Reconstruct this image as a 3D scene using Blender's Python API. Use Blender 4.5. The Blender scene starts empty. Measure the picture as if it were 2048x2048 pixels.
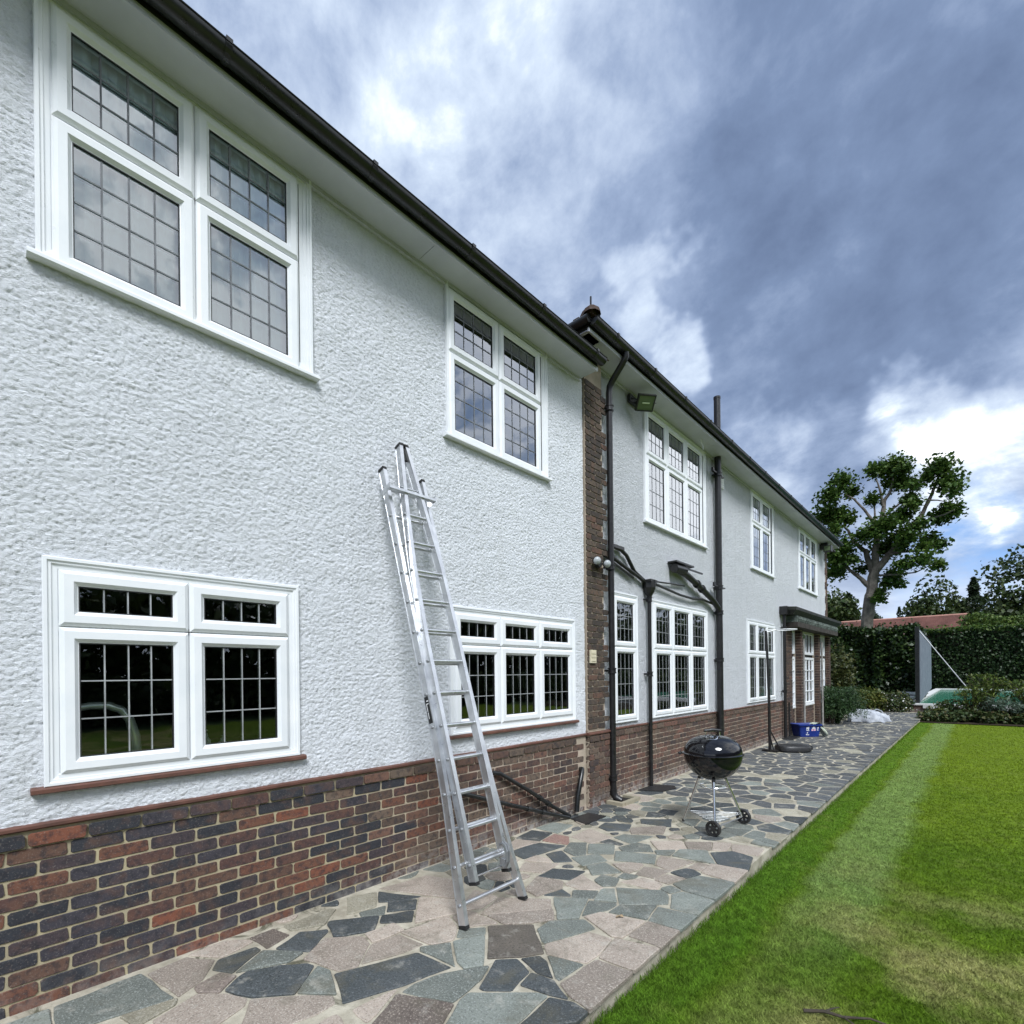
import bpy, math, random
import numpy as np
from mathutils import Vector, Matrix
random.seed(7); RNG = np.random.default_rng(11)
SC = bpy.context.scene
COL = SC.collection
R = math.radians

# ------------------------------------------------------------------ camera
TH = 0.74475; ROLL = 0.011; EYE = 1.64
cam_data = bpy.data.cameras.new('camera'); cam = bpy.data.objects.new('camera', cam_data); COL.objects.link(cam)
fw = Vector((-math.sin(TH), math.cos(TH), 0)); rt = Vector((math.cos(TH), math.sin(TH), 0)); up = Vector((0, 0, 1))
xa = rt * math.cos(ROLL) - up * math.sin(ROLL); ya = up * math.cos(ROLL) + rt * math.sin(ROLL); za = -fw
cam.matrix_world = Matrix(((xa.x, ya.x, za.x, 0), (xa.y, ya.y, za.y, 0), (xa.z, ya.z, za.z, EYE), (0, 0, 0, 1)))
cam_data.sensor_width = 36; cam_data.lens = 1010 / 2048 * 36
cam_data.shift_y = (1348.24 - 1024) / 2048
cam_data.clip_start = 0.05; cam_data.clip_end = 2000
SC.camera = cam
SC.view_settings.view_transform = 'Standard'; SC.view_settings.look = 'None'
SC.view_settings.exposure = 1.53; SC.view_settings.gamma = 1; SC.view_settings.use_curve_mapping = False

# ------------------------------------------------------------------ node helpers
def nd(nt, t, **kw):
    n = nt.nodes.new(t)
    for k, v in kw.items():
        if k.startswith('i_'):
            key = k[2:]; key = int(key) if key.isdigit() else key.replace('_', ' ')
            if isinstance(v, bpy.types.NodeSocket): nt.links.new(v, n.inputs[key])
            else: n.inputs[key].default_value = v
        else: setattr(n, k, v)
    return n
def math_(nt, op, a, b=None, c=None, clamp=False):
    n = nt.nodes.new('ShaderNodeMath'); n.operation = op; n.use_clamp = clamp
    for i, v in enumerate((a, b, c)):
        if v is None: continue
        if isinstance(v, bpy.types.NodeSocket): nt.links.new(v, n.inputs[i])
        else: n.inputs[i].default_value = v
    return n.outputs[0]
def mix_(nt, f, a, b, blend='MIX'):
    n = nt.nodes.new('ShaderNodeMix'); n.data_type = 'RGBA'; n.blend_type = blend
    for i, v in ((0, f), (6, a), (7, b)):
        if isinstance(v, bpy.types.NodeSocket): nt.links.new(v, n.inputs[i])
        else: n.inputs[i].default_value = (tuple(v) + (1,))[:4] if i else v
    return n.outputs[2]
def ramp_(nt, f, stops, interp='LINEAR'):
    n = nt.nodes.new('ShaderNodeValToRGB'); n.color_ramp.interpolation = interp
    el = n.color_ramp.elements
    while len(el) < len(stops): el.new(0.5)
    for e, (p, c) in zip(el, stops): e.position = p; e.color = (tuple(c) + (1,))[:4]
    nt.links.new(f, n.inputs[0]); return n.outputs[0]
def noise_(nt, vec, scale, detail=4, rough=0.5, dist=0.0, out=0):
    n = nd(nt, 'ShaderNodeTexNoise', i_Scale=scale, i_Detail=detail, i_Roughness=rough, i_Distortion=dist)
    if vec is not None: nt.links.new(vec, n.inputs['Vector'])
    return n.outputs[out]
def remap(nt, v, a, b, c=0.0, d=1.0):
    n = nd(nt, 'ShaderNodeMapRange', i_1=a, i_2=b, i_3=c, i_4=d); nt.links.new(v, n.inputs[0]); return n.outputs[0]

CLOUDS = [(-65, 46, 36, .13), (-45, 54, 6, .08), (-53, 49, 6, .08), (-50, 45, 4, .08), (-36, 52, 7, .06), (-26, 52, 9, .04),
          (-8, 40, 24, -.15), (-1, 31, 13, -.13), (-17, 26, 9, -.08), (-40, 36, 12, -.04), (-27, 38.5, 3.4, .18), (-28, 34, 3, .18), (-24.4, 31.2, 3, .30), (-12, 33, 7, .08),
          (-2.5, 20.3, 5, .30), (3, 17, 6, .30), (-5, 18.5, 4, .18), (-2, 13.5, 5, .16), (-16, 20.5, 5, .16), (52, 32, 46, .55), (24, 19, 13, .22)]
# ------------------------------------------------------------------ sky (clouds by direction)
world = bpy.data.worlds.new('World'); SC.world = world; world.use_nodes = True
nt = world.node_tree; nt.nodes.clear()
SUN_EL, SUN_AZ = 50.0, 128.0          # azimuth clockwise from +Y
wout = nd(nt, 'ShaderNodeOutputWorld'); bg = nd(nt, 'ShaderNodeBackground'); nt.links.new(bg.outputs[0], wout.inputs[0])
sky = nd(nt, 'ShaderNodeTexSky', sky_type='NISHITA', sun_disc=False, sun_elevation=R(SUN_EL), sun_rotation=R(SUN_AZ))
tc = nd(nt, 'ShaderNodeTexCoord'); gen = tc.outputs['Generated']
nrm = nd(nt, 'ShaderNodeVectorMath', operation='NORMALIZE'); nt.links.new(gen, nrm.inputs[0]); dv = nrm.outputs[0]
sep = nd(nt, 'ShaderNodeSeparateXYZ'); nt.links.new(dv, sep.inputs[0])
zz = math_(nt, 'ADD', math_(nt, 'MAXIMUM', sep.outputs[2], 0.0), 0.38)
cmb = nd(nt, 'ShaderNodeCombineXYZ', i_0=math_(nt, 'DIVIDE', sep.outputs[0], zz), i_1=math_(nt, 'DIVIDE', sep.outputs[1], zz), i_2=0.0)
P = cmb.outputs[0]
mp = nd(nt, 'ShaderNodeMapping'); mp.inputs['Rotation'].default_value = (0, 0, R(28)); mp.inputs['Scale'].default_value = (1.0, 1.25, 1); nt.links.new(P, mp.inputs[0])
n1 = noise_(nt, mp.outputs[0], 1.9, 9, 0.56, 0.35)
n2 = noise_(nt, mp.outputs[0], 5.6, 10, 0.62, 0.25)
wn = nd(nt, 'ShaderNodeTexNoise', i_Scale=3.2, i_Detail=5, i_Roughness=0.6); nt.links.new(dv, wn.inputs['Vector'])
wsub = nd(nt, 'ShaderNodeVectorMath', operation='SUBTRACT'); nt.links.new(wn.outputs['Color'], wsub.inputs[0]); wsub.inputs[1].default_value = (.5, .5, .5)
wsc = nd(nt, 'ShaderNodeVectorMath', operation='SCALE'); nt.links.new(wsub.outputs[0], wsc.inputs[0]); wsc.inputs['Scale'].default_value = 0.36
wad = nd(nt, 'ShaderNodeVectorMath', operation='ADD'); nt.links.new(dv, wad.inputs[0]); nt.links.new(wsc.outputs[0], wad.inputs[1])
wno = nd(nt, 'ShaderNodeVectorMath', operation='NORMALIZE'); nt.links.new(wad.outputs[0], wno.inputs[0]); WD = wno.outputs[0]
def blob(az, el, rad, amp, src=None):
    d = (math.sin(R(az)) * math.cos(R(el)), math.cos(R(az)) * math.cos(R(el)), math.sin(R(el)))
    dp = nd(nt, 'ShaderNodeVectorMath', operation='DOT_PRODUCT'); nt.links.new(src or WD, dp.inputs[0]); dp.inputs[1].default_value = d
    n = nd(nt, 'ShaderNodeMapRange', interpolation_type='SMOOTHERSTEP', i_1=math.cos(R(rad)), i_2=1.0, i_3=0.0, i_4=amp)
    nt.links.new(dp.outputs['Value'], n.inputs[0]); return n.outputs[0]
n3 = noise_(nt, dv, 7.5, 10, 0.62, 0.15)
t = math_(nt, 'ADD', math_(nt, 'MULTIPLY', n1, 0.60), math_(nt, 'SUBTRACT', math_(nt, 'MULTIPLY', n2, 0.62), 0.10)); t = math_(nt, 'ADD', t, math_(nt, 'MULTIPLY', math_(nt, 'SUBTRACT', n3, 0.5), 0.62))
tex = math_(nt, 'ADD', math_(nt, 'MULTIPLY', n2, 1.7), .15)
for b in CLOUDS: t = math_(nt, 'ADD', t, math_(nt, 'MULTIPLY', blob(*b), tex))
cc = ramp_(nt, t, [(0.10, (.062, .088, .150)), (0.34, (.100, .138, .220)), (0.50, (.160, .206, .300)), (0.64, (.240, .290, .382)), (0.80, (.335, .390, .470)), (0.92, (.47, .51, .57)), (1.0, (.72, .75, .79))])
blue = nd(nt, 'ShaderNodeVectorMath', operation='SCALE'); nt.links.new(sky.outputs[0], blue.inputs[0]); blue.inputs['Scale'].default_value = 0.05
gap = math_(nt, 'MULTIPLY', remap(nt, n2, 0.35, 0.6, 1.0, 0.25), math_(nt, 'ADD', blob(0, 9, 8, 0.9), blob(48, 30, 22, 0.55)), clamp=True)
bmin = nd(nt, 'ShaderNodeVectorMath', operation='MINIMUM'); nt.links.new(blue.outputs[0], bmin.inputs[0]); bmin.inputs[1].default_value = (.16, .26, .42)
skyc = mix_(nt, gap, cc, mix_(nt, 0.6, bmin.outputs[0], (.12, .27, .58)))
# pale band of cloud low on the horizon
hz = math_(nt, 'MULTIPLY', remap(nt, sep.outputs[2], 0.17, 0.03), remap(nt, n1, 0.35, 0.65, 0.35, 1.0), clamp=True)
skyc = mix_(nt, hz, skyc, (.62, .67, .74))
nt.links.new(skyc, bg.inputs[0]); bg.inputs[1].default_value = 0.76

# ------------------------------------------------------------------ sun behind cloud
sl = bpy.data.lights.new('sun', 'SUN'); sl.energy = 1.5; sl.angle = R(20); sl.color = (.945, .975, 1.0)
so = bpy.data.objects.new('sun', sl); COL.objects.link(so)
sd = Vector((math.sin(R(SUN_AZ)) * math.cos(R(SUN_EL)), math.cos(R(SUN_AZ)) * math.cos(R(SUN_EL)), math.sin(R(SUN_EL))))
so.rotation_euler = sd.to_track_quat('Z', 'Y').to_euler(); so.location = (12, 10, 20)

# ------------------------------------------------------------------ object helpers
WL = {}
def tag(o, label=None, cat=None, group=None, kind=None):
    if label: o['label'] = label
    if cat: o['category'] = cat
    if group: o['group'] = group
    if kind: o['kind'] = kind
    return o
def empty(name, loc, label=None, cat=None, group=None):
    o = bpy.data.objects.new(name, None); COL.objects.link(o); o.location = loc; WL[o.name] = Vector(loc)
    o.empty_display_size = 0.2
    return tag(o, label, cat, group)
def link(name, me, parent=None, loc=None, mat=None):
    """loc: world position of the mesh origin (mesh data relative to it)."""
    o = bpy.data.objects.new(name, me); COL.objects.link(o)
    L = Vector(loc) if loc is not None else (WL[parent.name].copy() if parent else Vector((0, 0, 0)))
    WL[o.name] = L
    if parent: o.parent = parent; o.location = L - WL[parent.name]
    else: o.location = L
    return o
def copy_tree(o, parent=None, off=None):
    c = o.copy(); COL.objects.link(c); WL[c.name] = WL[o.name].copy()
    if parent: c.parent = parent
    for ch in o.children: copy_tree(ch, c)
    return c
class MB:
    def __init__(s): s.v = []; s.f = []
    def add(s, vs, fs):
        b = len(s.v); s.v += [tuple(v) for v in vs]; s.f += [tuple(b + i for i in f) for f in fs]; return s
    def box(s, x0, x1, y0, y1, z0, z1):
        return s.add([(x0, y0, z0), (x1, y0, z0), (x1, y1, z0), (x0, y1, z0), (x0, y0, z1), (x1, y0, z1), (x1, y1, z1), (x0, y1, z1)],
                     [(0, 3, 2, 1), (4, 5, 6, 7), (0, 1, 5, 4), (1, 2, 6, 5), (2, 3, 7, 6), (3, 0, 4, 7)])
    def beam(s, p0, p1, wv, hv):
        p0 = Vector(p0); p1 = Vector(p1); w = Vector(wv) / 2; h = Vector(hv) / 2
        q = [p + a * w + b * h for p in (p0, p1) for a, b in ((-1, -1), (1, -1), (1, 1), (-1, 1))]
        return s.add(q, [(0, 3, 2, 1), (4, 5, 6, 7), (0, 1, 5, 4), (1, 2, 6, 5), (2, 3, 7, 6), (3, 0, 4, 7)])
    def tube(s, pts, r, seg=10, caps=True):
        pts = [Vector(p) for p in pts]; n = len(pts); rs = r if isinstance(r, (list, tuple)) else [r] * n
        t0 = (pts[1] - pts[0]).normalized(); a = Vector((0, 0, 1)) if abs(t0.z) < .9 else Vector((1, 0, 0))
        u = t0.cross(a).normalized(); vs = []
        for i in range(n):
            t = ((pts[min(i + 1, n - 1)] - pts[i]).normalized() + (pts[i] - pts[max(i - 1, 0)]).normalized())
            t = t.normalized() if t.length > 1e-6 else t0
            u = (u - t * u.dot(t)).normalized(); w = t.cross(u)
            for k in range(seg):
                an = 2 * math.pi * k / seg; vs.append(pts[i] + (u * math.cos(an) + w * math.sin(an)) * rs[i])
        fs = [(i * seg + k, i * seg + (k + 1) % seg, (i + 1) * seg + (k + 1) % seg, (i + 1) * seg + k) for i in range(n - 1) for k in range(seg)]
        if caps: fs += [tuple(reversed(range(seg))), tuple((n - 1) * seg + k for k in range(seg))]
        return s.add(vs, fs)
    def lathe(s, prof, c, seg=32, axis='Z'):
        c = Vector(c); vs = []
        for r_, h in prof:
            for k in range(seg):
                an = 2 * math.pi * k / seg
                if axis == 'Z': vs.append(c + Vector((r_ * math.cos(an), r_ * math.sin(an), h)))
                elif axis == 'X': vs.append(c + Vector((h, r_ * math.cos(an), r_ * math.sin(an))))
                else:
                    ax = Vector(axis).normalized(); u = ax.orthogonal().normalized(); w = ax.cross(u)
                    vs.append(c + u * r_ * math.cos(an) + w * r_ * math.sin(an) + ax * h)
        n = len(prof)
        return s.add(vs, [(i * seg + k, i * seg + (k + 1) % seg, (i + 1) * seg + (k + 1) % seg, (i + 1) * seg + k) for i in range(n - 1) for k in range(seg)])
    def ring(s, y0, y1, z0, z1, prof, x0):
        vs = []
        for ins, dx in prof:
            vs += [(x0 + dx, y0 + ins, z0 + ins), (x0 + dx, y1 - ins, z0 + ins), (x0 + dx, y1 - ins, z1 - ins), (x0 + dx, y0 + ins, z1 - ins)]
        return s.add(vs, [(i * 4 + k, i * 4 + (k + 1) % 4, i * 4 + 4 + (k + 1) % 4, i * 4 + 4 + k) for i in range(len(prof) - 1) for k in range(4)])
    def prism(s, poly, z0, z1):
        n = len(poly)
        return s.add([(x, y, z0) for x, y in poly] + [(x, y, z1) for x, y in poly],
                     [tuple(reversed(range(n))), tuple(range(n, 2 * n))] + [(i, (i + 1) % n, n + (i + 1) % n, n + i) for i in range(n)])
    def mesh(s, name, mat, origin=None, smooth=False):
        me = bpy.data.meshes.new(name)
        vs = s.v if origin is None else [(x - origin[0], y - origin[1], z - origin[2]) for x, y, z in s.v]
        me.from_pydata(vs, [], s.f); me.materials.append(mat); me.validate()
        import bmesh
        
        if len(me.polygons) > 1: bm = bmesh.new(); bm.from_mesh(me); bmesh.ops.recalc_face_normals(bm, faces=bm.faces); bm.to_mesh(me); bm.free()
        if smooth:
            me.polygons.foreach_set('use_smooth', [True] * len(me.polygons))
            try: me.set_sharp_from_angle(angle=R(38))
            except Exception: pass
        return me
    def build(s, name, mat, parent=None, smooth=False, label=None, kind=None, cat=None, group=None):
        L = WL[parent.name] if parent else None
        if L is None:
            a = np.array(s.v); L = Vector(((a[:, 0].min() + a[:, 0].max()) / 2, (a[:, 1].min() + a[:, 1].max()) / 2, a[:, 2].min()))
        me = s.mesh(name, mat, L, smooth)
        o = link(name, me, parent, L)
        return tag(o, label, cat, group, kind)
def np_mesh(name, verts, faces, mat, smooth=False):
    """verts (n,3), faces (m,k) numpy"""
    me = bpy.data.meshes.new(name); n, k = faces.shape
    me.vertices.add(len(verts)); me.vertices.foreach_set('co', verts.astype(np.float32).ravel())
    me.loops.add(n * k); me.loops.foreach_set('vertex_index', faces.astype(np.int32).ravel())
    me.polygons.add(n); me.polygons.foreach_set('loop_start', np.arange(0, n * k, k, dtype=np.int32)); me.polygons.foreach_set('loop_total', np.full(n, k, dtype=np.int32))
    if smooth: me.polygons.foreach_set('use_smooth', np.ones(n, dtype=bool))
    me.materials.append(mat); me.update(calc_edges=True); return me

# ------------------------------------------------------------------ materials
MATS = {}
def principled(name, color=(.5, .5, .5), rough=.6, metal=0.0, spec=0.5, build=None):
    m = bpy.data.materials.new(name); m.use_nodes = True; t = m.node_tree; t.nodes.clear()
    o = nd(t, 'ShaderNodeOutputMaterial'); b = nd(t, 'ShaderNodeBsdfPrincipled')
    t.links.new(b.outputs[0], o.inputs[0]); b.inputs['Base Color'].default_value = tuple(color) + (1,)
    b.inputs['Roughness'].default_value = rough; b.inputs['Metallic'].default_value = metal; b.inputs['Specular IOR Level'].default_value = spec
    geo = nd(t, 'ShaderNodeNewGeometry'); pos = geo.outputs['Position']
    if build: build(t, b, pos, geo)
    MATS[name] = m; return m
def bump(t, b, h, strength, dist):
    n = nd(t, 'ShaderNodeBump', i_Strength=strength, i_Distance=dist); t.links.new(h, n.inputs['Height']); t.links.new(n.outputs[0], b.inputs['Normal'])
def varied(name, c1, c2, scale, rough=.6, metal=0, spec=.5, bs=0.0, bd=.002, bscale=None, detail=5, contrast=(.35, .65)):
    def f(t, b, pos, geo):
        n = noise_(t, pos, scale, detail, .6); t.links.new(mix_(t, remap(t, n, *contrast), c1, c2), b.inputs['Base Color'])
        if bs: bump(t, b, noise_(t, pos, bscale or scale * 3, 6, .6), bs, bd)
        r = remap(t, noise_(t, pos, scale * 2.3, 3), .3, .7, rough * .8, min(1, rough * 1.2)); t.links.new(r, b.inputs['Roughness'])
    return principled(name, c1, rough, metal, spec, f)
def stucco_f(t, b, pos, geo):
    g = noise_(t, pos, 1.3, 6, .65); s = noise_(t, pos, 14, 5, .6)
    c = mix_(t, remap(t, g, .35, .7), (.825, .845, .88), (.765, .785, .82))
    c = mix_(t, remap(t, s, .55, .8, 0, .35), c, (.55, .57, .58))
    t.links.new(c, b.inputs['Base Color'])
    mp = nd(t, 'ShaderNodeMapping'); mp.inputs['Scale'].default_value = (1, .62, 1.25); mp.inputs['Rotation'].default_value = (R(18), 0, 0); t.links.new(pos, mp.inputs[0])
    w = noise_(t, mp.outputs[0], 52, 6, .68, .8); w2 = noise_(t, mp.outputs[0], 120, 3, .6)
    h = math_(t, 'ADD', math_(t, 'ABSOLUTE', math_(t, 'SUBTRACT', w, .5)), math_(t, 'MULTIPLY', w2, .16))
    pit_shade = remap(t, math_(t, 'ABSOLUTE', math_(t, 'SUBTRACT', w, .5)), .04, .0, 0, .28)  # crevices of the roughcast darkened in colour, as shade in the relief
    c = mix_(t, pit_shade, c, (.50, .53, .56)); t.links.new(c, b.inputs['Base Color'])
    # faint runs of grime under the sills and eaves, weathering with its own shape
    mz = nd(t, 'ShaderNodeMapping'); mz.inputs['Scale'].default_value = (1, 9, .55); t.links.new(pos, mz.inputs[0])
    run = remap(t, noise_(t, mz.outputs[0], 1.1, 6, .6), .54, .78, 0, .26); c = mix_(t, run, c, (.50, .51, .48)); t.links.new(c, b.inputs['Base Color'])
    bump(t, b, h, STUCCO_B, .05)
STUCCO_B = .72; M_stucco = principled('stucco', (.78, .8, .8), .85, 0, .25, stucco_f)
STUCCO_B = 1.0; M_stucco2 = principled('stucco_plain', (.78, .8, .8), .85, 0, .25, stucco_f)
for _n in M_stucco2.node_tree.nodes:
    if _n.type == 'TEX_NOISE' and 50 < _n.inputs['Scale'].default_value < 60: _n.inputs['Scale'].default_value = 34
    if _n.type == 'BUMP': _n.inputs['Distance'].default_value = .09
M_upvc = varied('white_upvc', (.80, .81, .82), (.74, .76, .78), 5, .34, 0, .5)
M_gasket = principled('gasket', (.02, .02, .022), .6)
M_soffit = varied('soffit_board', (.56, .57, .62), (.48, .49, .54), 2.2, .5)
M_black = varied('black_plastic', (.006, .007, .007), (.014, .015, .015), 7, .32, 0, .5)
M_iron = varied('black_painted_iron', (.006, .006, .007), (.017, .016, .016), 20, .38, 0, .5, .25, .002, 60)
M_fascia = varied('dark_fascia', (.008, .009, .008), (.020, .022, .016), 6, .6)
M_lead = varied('lead_strip', (.30, .31, .32), (.45, .46, .47), 9, .45, .35)
M_leadk = varied('dark_lead_strip', (.10, .105, .11), (.18, .19, .2), 9, .5, .2)  # same lead darkened in colour, as it shows against bright upper panes
M_sillred = varied('brown_stained_timber', (.15, .066, .047), (.085, .042, .032), 7, .55, 0, .4, .3, .003, 40)
M_alu = varied('aluminium', (.68, .69, .70), (.52, .53, .55), 9, .33, .85)
M_aluend = principled('dark_rubber', (.012, .012, .012), .7)
M_enamel = principled('black_enamel', (.006, .006, .008), .07, 0, .6)
M_tyre = varied('black_moulded_plastic', (.012, .012, .013), (.03, .03, .03), 30, .45)
M_chrome = principled('bright_steel', (.72, .72, .72), .18, 1.0)
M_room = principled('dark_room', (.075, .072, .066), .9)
M_curtain = varied('pale_curtain', (.78, .86, .84), (.66, .76, .75), 6, .9)
M_steel = varied('grey_metal', (.35, .36, .37), (.25, .26, .27), 12, .45, .6)
M_whitep = varied('white_plastic', (.8, .8, .8), (.72, .73, .74), 8, .4)
M_cream = varied('cream_vent', (.66, .60, .44), (.58, .52, .38), 12, .5)
def glass_m(name, tint, boost, extra=0.0):
    m = bpy.data.materials.new(name); m.use_nodes = True; t = m.node_tree; t.nodes.clear()
    o = nd(t, 'ShaderNodeOutputMaterial'); tr = nd(t, 'ShaderNodeBsdfTransparent'); tr.inputs[0].default_value = tint
    gl = nd(t, 'ShaderNodeBsdfGlossy'); gl.inputs['Roughness'].default_value = 0.0; gl.inputs[0].default_value = (.95, .97, 1, 1)
    geo = nd(t, 'ShaderNodeNewGeometry')
    n = noise_(t, geo.outputs['Position'], 3.0, 2); bp = nd(t, 'ShaderNodeBump', i_Strength=.05, i_Distance=.02); t.links.new(n, bp.inputs['Height']); t.links.new(bp.outputs[0], gl.inputs['Normal'])
    fr = nd(t, 'ShaderNodeFresnel', i_IOR=1.52)
    f = math_(t, 'ADD', math_(t, 'MULTIPLY', fr.outputs[0], boost), extra, clamp=True)
    mx = nd(t, 'ShaderNodeMixShader'); t.links.new(f, mx.inputs[0]); t.links.new(tr.outputs[0], mx.inputs[1]); t.links.new(gl.outputs[0], mx.inputs[2]); t.links.new(mx.outputs[0], o.inputs[0]); return m
M_glass = glass_m('window_glass', (.84, .90, .88, 1), 2.6)
M_glassup = glass_m('upper_window_glass', (.80, .88, .86, 1), 2.7, .12)

def brick_f(stops, island, joint=None):
    def f(t, b, pos, geo):
        if island: rv = geo.outputs['Random Per Island']
        else: rv = nd(t, 'ShaderNodeObjectInfo').outputs['Random']
        c = ramp_(t, rv, stops, 'CONSTANT')
        n = noise_(t, pos, 28, 5, .65); c = mix_(t, remap(t, n, .46, .62, 0, .7), c, (.026, .025, .030))
        n2 = noise_(t, pos, 9, 4, .6); c = mix_(t, remap(t, n2, .50, .70, 0, .45), c, (.155, .080, .050))
        n3 = noise_(t, pos, 120, 4, .7); c = mix_(t, remap(t, n3, .56, .7, 0, .35), c, (.34, .30, .26))
        # cement smears close to the paving
        sp = nd(t, 'ShaderNodeSeparateXYZ'); t.links.new(pos, sp.inputs[0])
        low = remap(t, sp.outputs[2], .17, .0); yy = remap(t, sp.outputs[1], 1.6, 3.0, .25, 1.0)
        cm = math_(t, 'MULTIPLY', math_(t, 'MULTIPLY', low, yy), remap(t, noise_(t, pos, 11, 5, .7), .42, .6), clamp=True)
        c = mix_(t, cm, c, (.30, .28, .26)); t.links.new(c, b.inputs['Base Color'])
        bump(t, b, noise_(t, pos, 70, 6, .7), .7, .004)
    return f
ST1 = [(0, (.036, .038, .045)), (.18, (.050, .046, .055)), (.32, (.095, .052, .044)), (.44, (.060, .046, .050)), (.54, (.15, .068, .045)), (.68, (.115, .066, .048)), (.80, (.19, .072, .044)), (.90, (.034, .036, .042))]
ST2 = [(0, (.095, .066, .05)), (.2, (.12, .072, .054)), (.38, (.145, .105, .078)), (.55, (.10, .060, .048)), (.68, (.16, .088, .064)), (.8, (.13, .096, .072)), (.88, (.17, .088, .064)), (.95, (.062, .046, .042))]
ST3 = [(0, (.065, .044, .036)), (.3, (.085, .054, .042)), (.6, (.05, .036, .031)), (.8, (.10, .062, .046)), (.93, (.13, .072, .052))]
ST4 = [(0, (.072, .056, .043)), (.25, (.092, .070, .053)), (.5, (.055, .044, .036)), (.72, (.11, .082, .060)), (.9, (.12, .07, .05))]
M_brick1 = principled('brick_blue_purple', rough=.85, spec=.25, build=brick_f(ST1, False))
M_brick2 = principled('brick_brown_red', rough=.85, spec=.25, build=brick_f(ST2, False))
M_brick2i = principled('brick_brown_red_far', rough=.85, spec=.25, build=brick_f(ST2, True))
M_brick4i = principled('brick_pier_brown', rough=.85, spec=.25, build=brick_f(ST4, True))
M_brick3i = principled('brick_dark_brown', rough=.85, spec=.25, build=brick_f(ST3, True))
def mortar_f(t, b, pos, geo):
    sp = nd(t, 'ShaderNodeSeparateXYZ'); t.links.new(pos, sp.inputs[0])
    f = remap(t, math_(t, 'ADD', sp.outputs[1], math_(t, 'MULTIPLY', noise_(t, pos, 1.5, 3), .8)), 2.4, 3.4)
    c = mix_(t, f, (.42, .36, .23), (.44, .36, .285))
    c = mix_(t, remap(t, noise_(t, pos, 7, 5), .35, .7, 0, .6), c, (.26, .23, .17)); t.links.new(c, b.inputs['Base Color'])
    bump(t, b, noise_(t, pos, 90, 5, .7), .6, .004)
M_mortar = principled('mortar', rough=.95, spec=.15, build=mortar_f)
def stone_m(name, c1, c2, speck, sc=95):
    def f(t, b, pos, geo):
        oi = nd(t, 'ShaderNodeObjectInfo').outputs['Random'] if name[-1] != 'i' else geo.outputs['Random Per Island']
        n = noise_(t, pos, 5, 6, .65); c = mix_(t, remap(t, n, .35, .65), c1, c2)
        v = remap(t, oi, 0, 1, .66, 1.28); mul = nd(t, 'ShaderNodeVectorMath', operation='SCALE'); t.links.new(c, mul.inputs[0]); t.links.new(v, mul.inputs['Scale']); c = mul.outputs[0]
        s = noise_(t, pos, sc, 3, .75); c = mix_(t, remap(t, s, .53, .66, 0, .75), c, speck)
        s2 = noise_(t, pos, sc * .8, 3, .75); c = mix_(t, remap(t, s2, .47, .36, 0, .6), c, tuple(x * .3 for x in c1))
        st = noise_(t, pos, 3.4, 7, .68, .6); c = mix_(t, remap(t, st, .52, .66, 0, .5), c, (.11, .10, .07)); c = mix_(t, remap(t, noise_(t, pos, 7.5, 6, .7), .56, .68, 0, .4), c, (.42, .40, .35))
        t.links.new(c, b.inputs['Base Color']); t.links.new(remap(t, n, .3, .7, .5, .85), b.inputs['Roughness'])
        bump(t, b, math_(t, 'ADD', s, math_(t, 'MULTIPLY', noise_(t, pos, 18, 5), 1.4)), .55, .006)
    return principled(name, c1, .7, 0, .35, f)
STONES = {'P': stone_m('pink_granite', (.36, .305, .255), (.285, .235, .195), (.55, .50, .43)), 'G': stone_m('grey_green_stone', (.195, .21, .185), (.145, .158, .14), (.36, .38, .36)),
          'D': stone_m('dark_slate', (.052, .060, .062), (.075, .082, .085), (.15, .165, .17)), 'B': stone_m('brown_pebbly_stone', (.20, .165, .14), (.145, .115, .10), (.42, .36, .30), 90),
          'S': stone_m('sandy_stone', (.36, .335, .26), (.29, .26, .19), (.48, .45, .38)), 'K': stone_m('dark_brown_stone', (.075, .066, .055), (.105, .09, .075), (.16, .14, .12)),
          'R': stone_m('reddish_stone', (.25, .15, .12), (.20, .13, .11), (.38, .28, .24))}
M_bluegrey = stone_m('wet_blue_slate', (.092, .097, .10), (.062, .067, .071), (.20, .203, .20))
M_bluegreyi = stone_m('wet_blue_slate_i', (.092, .097, .10), (.060, .065, .068), (.20, .203, .20))
def joint_f(t, b, pos, geo):
    n = noise_(t, pos, 5, 6, .65); c = mix_(t, remap(t, n, .35, .6), (.50, .46, .37), (.30, .27, .21))
    d = noise_(t, pos, 3.1, 7, .7, 1.2); c = mix_(t, math_(t, 'MULTIPLY', remap(t, d, .56, .64, 0, .8), remap(t, nd(t, 'ShaderNodeSeparateXYZ', i_0=pos).outputs[1], 8, 5, .15, 1)), c, (.055, .055, .032)); t.links.new(c, b.inputs['Base Color'])
    bump(t, b, noise_(t, pos, 60, 6, .7), .7, .008)
M_joint = principled('paving_mortar', rough=.95, spec=.15, build=joint_f)
M_sand = varied('sandstone_slab', (.34, .30, .22), (.26, .24, .18), 3, .9, 0, .2, .4, .004, 40)
M_edge = varied('rough_concrete_edge', (.065, .056, .040), (.018, .017, .012), 13, .95, 0, .15, .9, .02, 24)
M_soil = varied('soil', (.028, .022, .015), (.05, .04, .026), 12, .95, 0, .1, .8, .02, 30)
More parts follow.
